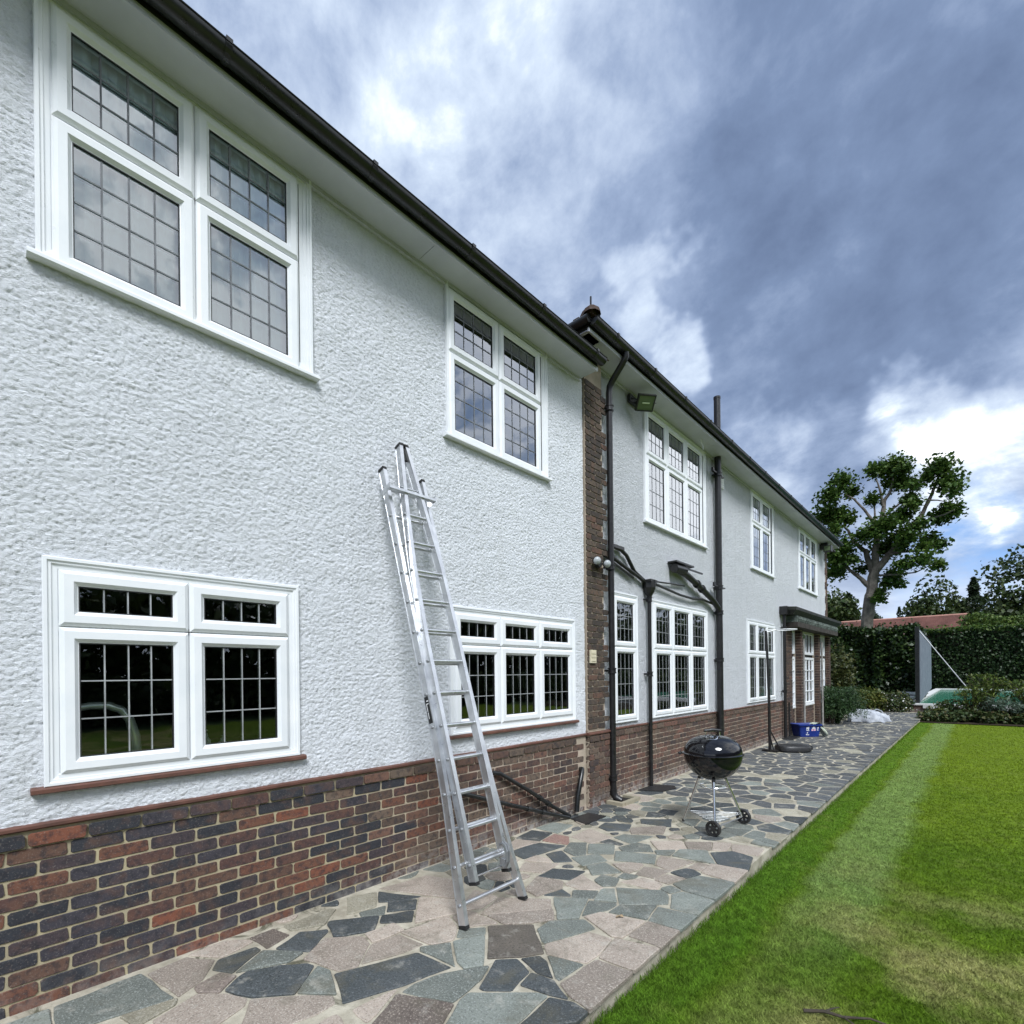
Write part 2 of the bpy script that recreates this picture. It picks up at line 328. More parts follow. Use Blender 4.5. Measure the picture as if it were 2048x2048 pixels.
def leaf_m(name, stops, trans=.25, rough=.5):
    m = bpy.data.materials.new(name); m.use_nodes = True; t = m.node_tree; t.nodes.clear()
    o = nd(t, 'ShaderNodeOutputMaterial'); b = nd(t, 'ShaderNodeBsdfPrincipled'); b.inputs['Roughness'].default_value = rough; b.inputs['Specular IOR Level'].default_value = .35
    geo = nd(t, 'ShaderNodeNewGeometry'); c = ramp_(t, geo.outputs['Random Per Island'], stops)
    c = mix_(t, remap(t, noise_(t, geo.outputs['Position'], 1.3, 3), .4, .65, 0, .5), c, stops[0][1])
    t.links.new(c, b.inputs['Base Color'])
    tl = nd(t, 'ShaderNodeBsdfTranslucent'); t.links.new(c, tl.inputs[0]); mx = nd(t, 'ShaderNodeMixShader', i_0=trans)
    t.links.new(b.outputs[0], mx.inputs[1]); t.links.new(tl.outputs[0], mx.inputs[2]); t.links.new(mx.outputs[0], o.inputs[0]); return m
M_plane = leaf_m('plane_tree_leaf', [(0, (0.035, 0.076, 0.014)), (.5, (0.067, 0.130, 0.021)), (1, (0.135, 0.197, 0.036))])
M_hedge = leaf_m('hedge_leaf', [(0, (0.010, 0.025, 0.007)), (.6, (0.023, 0.048, 0.012)), (1, (0.041, 0.077, 0.017))], .15)
M_laurel = leaf_m('laurel_leaf', [(0, (0.011, 0.027, 0.006)), (.6, (0.024, 0.050, 0.010)), (1, (0.060, 0.093, 0.019))], .15, .4)
M_hedgetop = leaf_m('bright_hedge_leaf', [(0, (0.046, 0.093, 0.017)), (.6, (0.084, 0.140, 0.024)), (1, (0.158, 0.205, 0.042))], .25)
M_wood = leaf_m('woodland_leaf', [(0, (0.024, 0.044, 0.012)), (.6, (0.045, 0.075, 0.018)), (1, (0.083, 0.106, 0.027))], .2)
M_conifer = leaf_m('conifer_leaf', [(0, (0.012, 0.027, 0.010)), (1, (0.033, 0.056, 0.019))], .1)
M_juniper = leaf_m('juniper_leaf', [(0, (0.016, 0.041, 0.014)), (.6, (0.036, 0.081, 0.025)), (1, (0.081, 0.135, 0.049))], .15)
M_bush = leaf_m('golden_bush_leaf', [(0, (0.045, 0.074, 0.012)), (.5, (0.101, 0.124, 0.020)), (1, (0.225, 0.203, 0.051))], .25)
M_bed = leaf_m('bed_leaf', [(0, (0.025, 0.051, 0.014)), (.5, (0.056, 0.084, 0.022)), (.85, (0.096, 0.101, 0.035)), (1, (0.135, 0.090, 0.041))], .2)
M_fern = leaf_m('fern_leaf', [(0, (0.054, 0.096, 0.015)), (.6, (0.108, 0.156, 0.024)), (1, (0.192, 0.204, 0.049))], .25)
M_glauc = leaf_m('blue_green_leaf', [(0, (0.048, 0.080, 0.056)), (1, (0.144, 0.192, 0.136))], .2)
M_climber = leaf_m('climber_leaf', [(0, (0.029, 0.044, 0.010)), (.6, (0.064, 0.078, 0.018)), (1, (0.127, 0.117, 0.035))], .2)
M_lens = principled('lamp_lens', (.38, .40, .41), .3)
M_tap = principled('pale_brushed_steel', (.78, .82, .80), .25, .35)
M_flower = principled('white_petals', (.75, .75, .70), .7)
M_bark = varied('mottled_bark', (.20, .175, .145), (.09, .078, .066), 3.5, .9, 0, .2, .7, .04, 14)
M_twig = varied('twig', (.06, .045, .03), (.03, .025, .018), 12, .9)

# paving stones as laid, outlines in metres on the patio plane
TRACED = [
 ("D", [(-2.629,1.378), (-2.461,1.818), (-2.227,1.855), (-2.194,1.793), (-2.285,1.543), (-2.343,1.292)]),
 ("G", [(-2.196,1.549), (-2.196,1.719), (-2.034,1.971), (-1.98,1.91), (-1.943,1.663)]),
 ("P", [(-2.264,1.314), (-2.248,1.515), (-2.247,1.539), (-2.2,1.445), (-2.158,1.307), (-2.225,1.308)]),
 ("B", [(-2.11,1.283), (-2.213,1.478), (-1.935,1.628), (-1.891,1.526), (-1.857,1.481), (-2.086,1.268)]),
 ("G", [(-1.863,1.561), (-1.954,1.742), (-1.646,2.005), (-1.617,1.986), (-1.614,1.735), (-1.809,1.533)]),
 ("D", [(-1.596,1.729), (-1.619,2.006), (-1.447,2.052), (-1.403,2.031), (-1.4,1.944)]),
 ("D", [(-1.965,1.849), (-2.063,2.049), (-1.981,2.136), (-1.841,2.084), (-1.804,1.91), (-1.911,1.85)]),
 ("D", [(-1.925,2.172), (-1.885,2.244), (-1.774,2.21), (-1.721,2.153), (-1.782,2.137)]),
 ("D", [(-1.769,1.976), (-1.8,2.088), (-1.665,2.116), (-1.544,2.063), (-1.538,2.046), (-1.632,2.006)]),
 ("G", [(-1.859,2.288), (-1.8,2.311), (-1.664,2.334), (-1.662,2.167), (-1.747,2.194)]),
 ("P", [(-1.643,2.124), (-1.625,2.452), (-1.4,2.476), (-1.4,2.05), (-1.536,2.07)]),
 ("P", [(-1.622,2.469), (-1.663,2.706), (-1.411,2.787), (-1.401,2.496)]),
 ("P", [(-1.882,2.326), (-1.925,2.411), (-1.825,2.663), (-1.666,2.687), (-1.64,2.411), (-1.678,2.363), (-1.856,2.304)]),
 ("G", [(-2.075,2.494), (-2.077,2.637), (-1.942,2.775), (-1.844,2.716), (-1.949,2.421), (-2.014,2.429)]),
 ("K", [(-2.339,2.279), (-2.342,2.33), (-2.162,2.514), (-1.897,2.297), (-2.024,2.112), (-2.118,2.058)]),
 ("G", [(-2.37,2.017), (-2.289,2.203), (-2.087,1.973), (-2.126,1.898), (-2.278,1.945)]),
 ("G", [(-2.47,1.866), (-2.38,2.008), (-2.229,1.903), (-2.186,1.858), (-2.224,1.837), (-2.389,1.818)]),
 ("P", [(-2.6,1.518), (-2.742,1.673), (-2.722,1.854), (-2.523,1.882), (-2.531,1.781)]),
 ("P", [(-2.708,1.884), (-2.643,2.215), (-2.526,2.186), (-2.417,2.057), (-2.466,1.917)]),
 ("P", [(-2.864,1.711), (-2.85,1.894), (-2.745,1.886), (-2.743,1.688)]),
 ("P", [(-2.61,2.205), (-2.615,2.359), (-2.346,2.382), (-2.465,2.204), (-2.495,2.159)]),
 ("G", [(-2.426,2.099), (-2.455,2.159), (-2.358,2.27), (-2.312,2.234), (-2.377,2.125)]),
 ("P", [(-2.517,2.405), (-2.588,2.641), (-2.309,2.873), (-2.213,2.775), (-2.489,2.417)]),
 ("P", [(-2.464,2.392), (-2.193,2.751), (-2.104,2.671), (-2.219,2.476), (-2.321,2.385)]),
 ("P", [(-2.709,2.425), (-2.816,2.606), (-2.623,2.633), (-2.595,2.439), (-2.633,2.385)]),
 ("P", [(-3.037,2.27), (-2.827,2.41), (-2.668,2.292), (-2.765,2.031)]),
 ("D", [(-3.346,2.117), (-3.063,2.271), (-3.109,2.139), (-3.215,2.024)]),
 ("D", [(-3.146,2.084), (-3.032,2.229), (-2.934,2.12), (-3.028,1.996)]),
 ("D", [(-2.995,1.925), (-2.908,2.102), (-2.808,2.012), (-2.922,1.893)]),
 ("S", [(-3.415,1.916), (-3.342,2.097), (-3.191,2.001), (-3.184,1.88), (-3.221,1.806)]),
 ("G", [(-3.15,1.868), (-3.115,2.003), (-3.032,1.932), (-3.099,1.853)]),
 ("P", [(-3.387,2.18), (-3.31,2.538), (-3.081,2.629), (-2.864,2.422), (-3.148,2.315)]),
 ("G", [(-2.297,2.919), (-2.111,3.06), (-2.033,2.933), (-1.982,2.797), (-2.088,2.685)]),
 ("G", [(-2.077,3.023), (-1.91,3.126), (-1.887,3.061), (-1.994,2.826)]),
 ("G", [(-2.057,3.085), (-2.109,3.249), (-2.033,3.316), (-1.916,3.164)]),
 ("G", [(-2.262,3.115), (-2.115,3.229), (-2.081,3.095), (-2.205,3.023)]),
 ("D", [(-2.387,2.91), (-2.355,3.058), (-2.232,3.022)]),
 ("P", [(-2.533,2.902), (-2.611,3.12), (-2.419,3.181), (-2.344,3.068), (-2.389,2.876)]),
 ("D", [(-2.625,3.163), (-2.63,3.332), (-2.403,3.471), (-2.399,3.278)]),
 ("P", [(-2.382,3.186), (-2.397,3.39), (-2.311,3.382), (-2.128,3.307), (-2.214,3.182)]),
 ("G", [(-2.44,3.588), (-2.379,3.734), (-2.179,3.637), (-2.309,3.467)]),
 ("G", [(-2.227,3.402), (-2.245,3.522), (-2.124,3.545), (-2.076,3.402), (-2.16,3.329)]),
 ("P", [(-2.826,3.161), (-2.901,3.313), (-2.689,3.465), (-2.667,3.241)]),
 ("P", [(-2.926,3.356), (-2.936,3.482), (-2.775,3.487), (-2.777,3.433)]),
 ("D", [(-2.889,3.557), (-2.841,3.725), (-2.651,3.595), (-2.746,3.48)]),
 ("G", [(-2.668,3.68), (-2.552,3.869), (-2.425,3.79), (-2.5,3.598)]),
 ("G", [(-2.466,4.065), (-2.137,4.208), (-2.047,3.992), (-2.324,3.846)]),
 ("P", [(-2.293,3.778), (-2.177,3.942), (-2.104,3.88), (-2.128,3.681)]),
 ("P", [(-2.045,4.025), (-2.072,4.197), (-1.835,4.239), (-1.897,3.97)]),
 ("G", [(-2.05,3.374), (-1.758,3.556), (-1.642,3.383), (-1.887,3.145)]),
 ("G", [(-1.676,3.556), (-1.615,3.633), (-1.419,3.644), (-1.4,3.376), (-1.586,3.346)]),
 ("G", [(-1.608,3.069), (-1.649,3.27), (-1.409,3.321), (-1.418,3.092)]),
 ("G", [(-1.884,3.002), (-1.882,3.108), (-1.691,3.275), (-1.642,3.077)]),
 ("P", [(-1.959,2.837), (-1.891,2.936), (-1.62,3.021), (-1.633,2.816), (-1.671,2.732)]),
 ("P", [(-1.621,2.809), (-1.615,3.026), (-1.414,3.061), (-1.411,2.818)]),
 ("G", [(-1.75,3.713), (-1.678,3.973), (-1.4,4.049), (-1.408,3.662), (-1.642,3.658)]),
 ("G", [(-1.778,3.563), (-1.751,3.646), (-1.652,3.644), (-1.699,3.536)]),
 ("P", [(-1.873,3.684), (-1.87,3.821), (-1.732,3.86), (-1.786,3.682)]),
 ("D", [(-1.848,3.925), (-1.778,4.086), (-1.673,4.022), (-1.716,3.901)]),
 ("P", [(-1.68,4.101), (-1.69,4.302), (-1.414,4.361), (-1.4,4.077)]),
 ("P", [(-2.067,3.707), (-2.091,3.892), (-1.887,3.95), (-1.914,3.729)]),
 ("G", [(-2.124,3.545), (-2.13,3.651), (-2.046,3.669), (-2.052,3.581)]),
 ("P", [(-2.081,3.502), (-2,3.653), (-1.818,3.679), (-1.802,3.542)]),
 ("P", [(-1.797,4.087), (-1.778,4.256), (-1.707,4.256), (-1.688,4.122)]),
 ("D", [(-1.781,4.586), (-1.651,4.734), (-1.493,4.699), (-1.409,4.395), (-1.646,4.371)]),
 ("G", [(-2.025,4.305), (-2.041,4.468), (-1.844,4.602), (-1.679,4.343)]),
 ("G", [(-2.186,4.306), (-2.084,4.431), (-2.046,4.308), (-2.135,4.244)]),
 ("D", [(-3.163,3.425), (-3.15,3.737), (-2.918,3.844), (-2.946,3.613), (-2.979,3.389)]),
 ("D", [(-3.403,3.765), (-3.43,4.006), (-3.249,4.071), (-3.201,3.814)]),
 ("G", [(-3.47,4.143), (-3.447,4.377), (-3.256,4.441), (-3.213,4.147)]),
 ("R", [(-3.147,3.86), (-3.167,4.053), (-3.041,4.076), (-2.923,3.933)]),
 ("P", [(-3.332,3.58), (-3.368,3.711), (-3.143,3.823), (-3.219,3.487)]),
 ("P", [(-3.005,4.149), (-3.013,4.456), (-2.713,4.358), (-2.759,4.114)]),
 ("D", [(-2.962,4.595), (-2.988,4.74), (-2.766,4.86), (-2.699,4.679), (-2.846,4.553)]),
 ("G", [(-2.842,3.775), (-2.908,3.946), (-2.78,4.056), (-2.628,3.817), (-2.707,3.735)]),
 ("G", [(-2.756,4.038), (-2.579,4.215), (-2.45,3.985), (-2.629,3.851)]),
 ("D", [(-2.699,4.166), (-2.681,4.287), (-2.54,4.264), (-2.538,4.203)]),
 ("G", [(-2.487,4.194), (-2.428,4.361), (-2.31,4.385), (-2.222,4.275), (-2.401,4.12)]),
 ("P", [(-2.329,4.525), (-2.125,4.7), (-2.01,4.532), (-2.178,4.372)]),
 ("G", [(-2.659,4.405), (-2.636,4.527), (-2.425,4.648), (-2.472,4.361)]),
 ("P", [(-2.075,4.704), (-1.896,4.858), (-1.826,4.654), (-1.981,4.557)]),
 ("P", [(-1.877,4.859), (-1.744,4.95), (-1.712,4.752), (-1.816,4.677)]),
 ("P", [(-1.719,4.933), (-1.58,4.977), (-1.486,4.984), (-1.476,4.802), (-1.646,4.774)]),
 ("D", [(-2.758,5.121), (-2.532,5.314), (-2.422,5.057), (-2.674,4.988)]),
 ("P", [(-2.702,4.77), (-2.472,5.063), (-2.393,4.807), (-2.599,4.629)]),
 ("G", [(-3.396,0.289), (-3.424,0.657), (-3.072,0.712), (-3.064,0.54), (-3.095,0.402), (-3.228,0.283)]),
 ("G", [(-3.396,0.141), (-3.384,0.254), (-3.241,0.271)]),
 ("S", [(-3.085,0.52), (-3.046,0.71), (-2.988,0.677), (-2.948,0.555)]),
 ("P", [(-3.376,0.685), (-3.405,0.889), (-3.264,0.982), (-3.165,0.916), (-3.061,0.735)]),
 ("P", [(-3.434,0.897), (-3.431,1.072), (-3.329,1.198), (-3.291,0.99)]),
 ("B", [(-3.059,0.841), (-3.082,0.961), (-3,1.005), (-2.922,0.91), (-2.984,0.841)]),
 ("P", [(-2.902,0.628), (-2.97,0.816), (-2.843,0.929), (-2.737,0.948), (-2.679,0.773), (-2.828,0.64)]),
 ("D", [(-3.248,0.965), (-3.228,1.174), (-3.171,1.179), (-3.055,1), (-3.163,0.963)]),
 ("G", [(-3.052,1.017), (-3.147,1.184), (-2.975,1.337), (-2.94,1.206), (-3.018,1.047)]),
 ("D", [(-2.922,0.91), (-2.992,1.099), (-2.785,1.344), (-2.607,1.151), (-2.75,0.986)]),
 ("G", [(-2.613,1.159), (-2.737,1.341), (-2.697,1.376), (-2.453,1.288)]),
 ("P", [(-2.563,0.877), (-2.73,0.979), (-2.472,1.247), (-2.402,1.223), (-2.404,1.128), (-2.431,0.994)]),
 ("P", [(-2.89,1.346), (-3.006,1.52), (-2.856,1.691), (-2.749,1.675), (-2.579,1.496), (-2.636,1.386), (-2.79,1.34)]),
 ("D", [(-3.192,1.632), (-3.017,1.894), (-2.9,1.768), (-2.994,1.576)]),
 ("D", [(-3.116,1.28), (-3.183,1.439), (-3.102,1.569), (-2.963,1.381)]),
 ("B", [(-3.359,1.208), (-3.364,1.338), (-3.247,1.364), (-3.194,1.228)]),
 ("S", [(-3.361,1.442), (-3.363,1.703), (-3.326,1.736), (-3.204,1.622), (-3.28,1.452)]),
]
# ================================================================== STRUCTURE
WX = -3.5; WX2 = -3.55
GZ = -0.10          # lawn level

# ---- ground far out
g = MB(); g.add([(-500, -200, GZ - .05), (500, -200, GZ - .05), (500, 900, GZ - .05), (-500, 900, GZ - .05)], [(0, 1, 2, 3)])
M_ground = varied('far_ground', (.035, .06, .02), (.055, .075, .03), .3, .95, 0, .1)
g.build('ground', M_ground, kind='structure')

# ---- lawn
def lawn_f(t, b, pos, geo):
    sp = nd(t, 'ShaderNodeSeparateXYZ'); t.links.new(pos, sp.inputs[0]); x = sp.outputs[0]; y = sp.outputs[1]
    w = math_(t, 'MULTIPLY', math_(t, 'SUBTRACT', noise_(t, pos, 1.6, 4, .6), .5), .32); xx = math_(t, 'ADD', x, w)
    base = mix_(t, remap(t, noise_(t, pos, .9, 5, .6), .35, .65), (.090, .165, .011), (.140, .215, .016))
    far = remap(t, y, 5, 12); base = mix_(t, math_(t, 'MULTIPLY', far, .6), base, (.190, .258, .014))
    edge = remap(t, xx, -1.02, -1.16); base = mix_(t, math_(t, 'MULTIPLY', edge, .6), base, (.085, .195, .018))
    st = math_(t, 'MULTIPLY', remap(t, xx, -1.08, -1.0), remap(t, xx, -.50, -.64))
    st = math_(t, 'MULTIPLY', st, remap(t, y, 3.4, 4.8, .25, 1)); base = mix_(t, math_(t, 'MULTIPLY', st, .85), base, (.205, .295, .085))
    # dry patches near the camera
    d = noise_(t, pos, .95, 5, .62); dn = remap(t, d, .44, .60)
    nearm = remap(t, y, 6.4, 3.6); rm = remap(t, xx, -1.12, -.55)
    base = mix_(t, math_(t, 'MULTIPLY', math_(t, 'MULTIPLY', dn, nearm), math_(t, 'MULTIPLY', rm, .85)), base, (.36, .33, .14))
    base = mix_(t, remap(t, noise_(t, pos, 3.5, 4, .6), .58, .75, 0, .45), base, (.22, .25, .06))
    ri = geo.outputs['Random Per Island']; k = math_(t, 'MULTIPLY', remap(t, ri, 0, 1, .6, 1.5), remap(t, noise_(t, pos, 13, 5, .65), .35, .65, .72, 1.25))
    v = nd(t, 'ShaderNodeVectorMath', operation='SCALE'); t.links.new(base, v.inputs[0]); t.links.new(k, v.inputs['Scale'])
    t.links.new(v.outputs[0], b.inputs['Base Color'])
M_lawn = principled('mown_grass', rough=.75, spec=.15, build=lawn_f)
_t = M_lawn.node_tree; _b = [n for n in _t.nodes if n.type == 'BSDF_PRINCIPLED'][0]; _o = [n for n in _t.nodes if n.type == 'OUTPUT_MATERIAL'][0]
_tl = nd(_t, 'ShaderNodeBsdfTranslucent'); _t.links.new(_b.inputs['Base Color'].links[0].from_socket, _tl.inputs[0]); _mx = nd(_t, 'ShaderNodeMixShader', i_0=.35)
_t.links.new(_b.outputs[0], _mx.inputs[1]); _t.links.new(_tl.outputs[0], _mx.inputs[2]); _t.links.new(_mx.outputs[0], _o.inputs[0])
nx, ny = 60, 220
xs = np.linspace(-1.40, 14, nx); ys = np.linspace(-6, 21.32, ny)
gx, gy = np.meshgrid(xs, ys, indexing='ij'); V = np.stack([gx.ravel(), gy.ravel(), np.full(gx.size, GZ - .004)], 1)
i, j = np.meshgrid(np.arange(nx - 1), np.arange(ny - 1), indexing='ij'); a = (i * ny + j).ravel()
link('lawn', np_mesh('lawn', V, np.stack([a, a + ny, a + ny + 1, a + 1], 1), M_lawn))['kind'] = 'structure'
# blades of mown grass
def blades(n, x0, x1, y0, y1, h, w):
    x = RNG.uniform(x0, x1, n); y = RNG.uniform(y0, y1, n); an = RNG.uniform(0, 2 * np.pi, n); hh = h * RNG.uniform(.5, 1.25, n); ww = w * RNG.uniform(.7, 1.3, n)
    ln = RNG.uniform(.15, .9, n) * hh; la = RNG.uniform(0, 2 * np.pi, n)
    z = np.full(n, GZ - .004)
    p0 = np.stack([x - np.cos(an) * ww / 2, y - np.sin(an) * ww / 2, z], 1); p1 = np.stack([x + np.cos(an) * ww / 2, y + np.sin(an) * ww / 2, z], 1)
    p2 = np.stack([x + np.cos(la) * ln, y + np.sin(la) * ln, z + hh], 1)
    return np.stack([p0, p1, p2], 1).reshape(-1, 3)
def lawn_blades(n):
    u = RNG.uniform(0, 1, n); e = -.75; ya, yb = 1.2, 21.3
    y = (ya ** e + u * (yb ** e - ya ** e)) ** (1 / e); x = -1.41 + RNG.uniform(0, 1, n) * (2.05 + .085 * y)
    k = .75 + .13 * y
    an = RNG.uniform(0, 2 * np.pi, n); hh = .019 * RNG.uniform(.5, 1.25, n); ww = .0050 * k * RNG.uniform(.7, 1.3, n); ln = RNG.uniform(.3, 1.3, n) * hh; la = RNG.uniform(0, 2 * np.pi, n); z = np.full(n, GZ - .004)
    p0 = np.stack([x - np.cos(an) * ww / 2, y - np.sin(an) * ww / 2, z], 1); p1 = np.stack([x + np.cos(an) * ww / 2, y + np.sin(an) * ww / 2, z], 1); p2 = np.stack([x + np.cos(la) * ln, y + np.sin(la) * ln, z + hh], 1)
    return np.stack([p0, p1, p2], 1).reshape(-1, 3)
B = [lawn_blades(380000), blades(3500, -1.425, -1.38, .8, 9, .04, .004), blades(2500, -1.43, -1.38, 9, 21, .04, .008)]
V = np.concatenate(B); F = np.arange(len(V)).reshape(-1, 3)
tag(link('grass', np_mesh('grass', V, F, M_lawn)), 'short mown green lawn grass with pale stripe and dry straw patches', 'grass', kind='stuff')

# ---- patio base (mortar bed), rough edge
pb = MB(); pb.box(-3.7, -1.432, -2.5, 24.35, -.16, -.0075)
patio = pb.build('patio', M_joint, kind='structure')
# rough front edge of the patio, uneven
ys = np.arange(-2.5, 24.4, .05); prof = [(.0, .0), (.016, -.022), (.010, -.05), (-.012, -.085), (-.03, -.16)]
V = []
for y in ys:
    for dx, dz in prof: V.append((-1.424 + dx + random.uniform(-.010, .010) + .010 * math.sin(y * 3.1), y, -.006 + dz + (random.uniform(-.008, .004) if dz else 0)))
V = np.array(V); k = len(prof); m = len(ys); i, j = np.meshgrid(np.arange(m - 1), np.arange(k - 1), indexing='ij'); a = (i * k + j).ravel()
link('edging', np_mesh('edging', V, np.stack([a, a + k, a + k + 1, a + 1], 1), M_edge), patio)

# ---- flagstones
from math import hypot
def shrink(poly, d):
    c = np.mean(poly, 0); out = []
    n = len(poly)
    for i in range(n):
        p = np.array(poly[i]); v = c - p; L = np.hypot(*v); out.append(tuple(p + v / max(L, 1e-6) * min(d, L * .45)))
    return out
def inside(p, poly):
    r_ = False; j = len(poly) - 1
    for i in range(len(poly)):
        a, b = poly[i], poly[j]
        if (a[1] > p[1]) != (b[1] > p[1]) and p[0] < (b[0] - a[0]) * (p[1] - a[1]) / (b[1] - a[1]) + a[0]: r_ = not r_
        j = i
    return r_
def grow(poly, d):
    c = np.mean(poly, 0)
    return [(min(max(float(p[0] + (p[0] - c[0]) / max(hypot(*(np.array(p) - c)), 1e-6) * d), -3.478), -1.402), float(p[1] + (p[1] - c[1]) / max(hypot(*(np.array(p) - c)), 1e-6) * d)) for p in poly]
def area(poly): return 0.5 * abs(sum(poly[i][0] * poly[(i + 1) % len(poly)][1] - poly[(i + 1) % len(poly)][0] * poly[i][1] for i in range(len(poly))))
def stone_geo(poly, thick, top, jit=.006, rounded=True):
    """irregular outline, chamfered top"""
    if sum((poly[i][0] * poly[(i + 1) % len(poly)][1] - poly[(i + 1) % len(poly)][0] * poly[i][1]) for i in range(len(poly))) < 0: poly = poly[::-1]
    pts = []; n = len(poly)
    for i in range(n):
        a = np.array(poly[i]); b = np.array(poly[(i + 1) % n]); L = np.hypot(*(b - a)); c = min(.007, L * .12)
        d = (b - a) / max(L, 1e-6); pts.append(a + d * c)
        k = int(L / .14)
        for q in range(k):
            pts.append(a + d * (c + (L - 2 * c) * (q + 1) / (k + 1)) + np.array([-d[1], d[0]]) * random.uniform(-jit, jit))
        pts.append(b - d * c)
    n = len(pts); cen = np.mean(pts, 0); tl = (random.uniform(-.014, .014), random.uniform(-.014, .014))
    zt = lambda p: top + (p[0] - cen[0]) * tl[0] + (p[1] - cen[1]) * tl[1]
    ins = []
    for p in pts:
        v = cen - p; L = np.hypot(*v); ins.append(p + v / max(L, 1e-6) * min(.006, L * .3))
    vs = [(p[0], p[1], -.02) for p in pts] + [(p[0], p[1], zt(p) - .004) for p in pts] + [(p[0], p[1], zt(p)) for p in ins]
    fs = [(r_ * n + i, r_ * n + (i + 1) % n, (r_ + 1) * n + (i + 1) % n, (r_ + 1) * n + i) for r_ in (0, 1) for i in range(n)] + [tuple(2 * n + i for i in range(n))]
    return vs, fs
stones = []   # (class, polygon)
def clip_half(poly, nrm_, d):
    """keep the side where p.n <= d"""
    out = []
    for i in range(len(poly)):
        a, b = np.array(poly[i]), np.array(poly[(i + 1) % len(poly)]); da = a @ nrm_ - d; db = b @ nrm_ - d
        if da <= 0: out.append(tuple(a))
        if (da < 0) != (db < 0) and abs(da - db) > 1e-9: out.append(tuple(a + (b - a) * (da / (da - db))))
    return out
_orig = [np.array(p) for _, p in TRACED]; _gr = [grow(p, .034) for _, p in TRACED]
for i in range(len(_orig)):
    for j in range(i + 1, len(_orig)):
        A_, B_ = _orig[i], _orig[j]
        if np.hypot(*(A_.mean(0) - B_.mean(0))) > 1.1: continue
        best = None
        for Q in (A_, B_):
            for k in range(len(Q)):
                e = Q[(k + 1) % len(Q)] - Q[k]; L = np.hypot(*e)
                if L < .02: continue
                n_ = np.array([e[1], -e[0]]) / L
                for sgn in (1, -1):
                    am = (A_ @ (n_ * sgn)).max(); bm_ = (B_ @ (n_ * sgn)).min()
                    if best is None or bm_ - am > best[0]: best = (bm_ - am, n_ * sgn, am, bm_)
        if best is None or best[0] > .075: continue
        mid = (best[2] + best[3]) / 2; hj = random.uniform(.0035, .0075)
        a2 = clip_half(_gr[i], best[1], mid - hj); b2 = clip_half(_gr[j], -best[1], -(mid + hj))
        if len(a2) > 2: _gr[i] = a2
        if len(b2) > 2: _gr[j] = b2
def tidy(pp):
    cl = [pp[0]]
    for q in pp[1:]:
        if hypot(q[0] - cl[-1][0], q[1] - cl[-1][1]) > .012: cl.append(q)
    if hypot(cl[0][0] - cl[-1][0], cl[0][1] - cl[-1][1]) < .012: cl = cl[:-1]
    return cl
for (c, p), g2 in zip(TRACED, _gr):
    g2 = tidy(g2)
    stones.append((c, g2 if len(g2) > 2 else p))
# fill the rest with straight-sided cells
seeds = []
own = []
for c, p in stones:
    q = np.array(p); n = len(q)
    for i in range(n):
        a, b = q[i], q[(i + 1) % n]; L = np.hypot(*(b - a))
        for k in range(max(1, int(L / .045))): own.append(a + (b - a) * k / max(1, int(L / .045)) + (q.mean(0) - a) * .03)
    own.append(q.mean(0))
own = np.array(own)
tries = 0; x0, x1, y0, y1 = -3.47, -1.402, -1.5, 24.3
seeds = np.zeros((0, 2))
while tries < 26000:
    tries += 1; s = np.array([random.uniform(x0 + .03, x1 - .03), random.uniform(y0, y1)])
    rmin = .25 if s[1] > 5.4 else .15
    rmin *= random.choice((.8, 1.0, 1.35))
    if s[1] < 5.2 and len(own) and np.min(np.hypot(*(own - s).T)) < .065: continue
    if s[1] < 5.4 and any(inside(s, q) for _, q in TRACED): continue
    if len(seeds) and np.min(np.hypot(*(seeds - s).T)) < rmin: continue
    seeds = np.vstack([seeds, s])
def clip(poly, m, nrm_):
    out = []
    for i in range(len(poly)):
        a, b = poly[i], poly[(i + 1) % len(poly)]; da = (a - m) @ nrm_; db = (b - m) @ nrm_
        if da <= 0: out.append(a)
        if (da < 0) != (db < 0) and abs(da - db) > 1e-9: out.append(a + (b - a) * (da / (da - db)))
    return out
allp = np.vstack([seeds, own[own[:, 1] < 6]]) if len(own) else seeds
for s in seeds:
    d = np.hypot(*(allp - s).T); idx = np.argsort(d)[1:60]
    poly = [np.array(q) for q in ((max(x0, s[0] - .5), s[1] - .5), (min(x1, s[0] + .5), s[1] - .5), (min(x1, s[0] + .5), s[1] + .5), (max(x0, s[0] - .5), s[1] + .5))]
    for j in idx:
        o_ = allp[j]; poly = clip(poly, (s + o_) / 2, (o_ - s) / d[j])
        if len(poly) < 3: break
    if len(poly) < 3: continue
    pp = [tuple(q) for q in poly]; cl = [pp[0]]
    for q in pp[1:]:
        if hypot(q[0] - cl[-1][0], q[1] - cl[-1][1]) > .025: cl.append(q)
    if len(cl) < 3: continue
    pp = shrink(cl, random.uniform(.007, .012) + (.009 if s[1] > 5.4 else 0))
    if area(pp) < .0035: continue
    yc = s[1]; u = random.random()
    if yc < 4.9: c = random.choice('PPPGGDS' if s[0] > -3 else 'SPGDG')
    elif yc < 6.4: c = random.choice('PGGDGDDS')
    else: c = 'S' if u < .10 else ('G' if u < .22 else 'W')
    stones.append((c, pp))
stones.sort(key=lambda s: np.mean([p[1] for p in s[1]]))
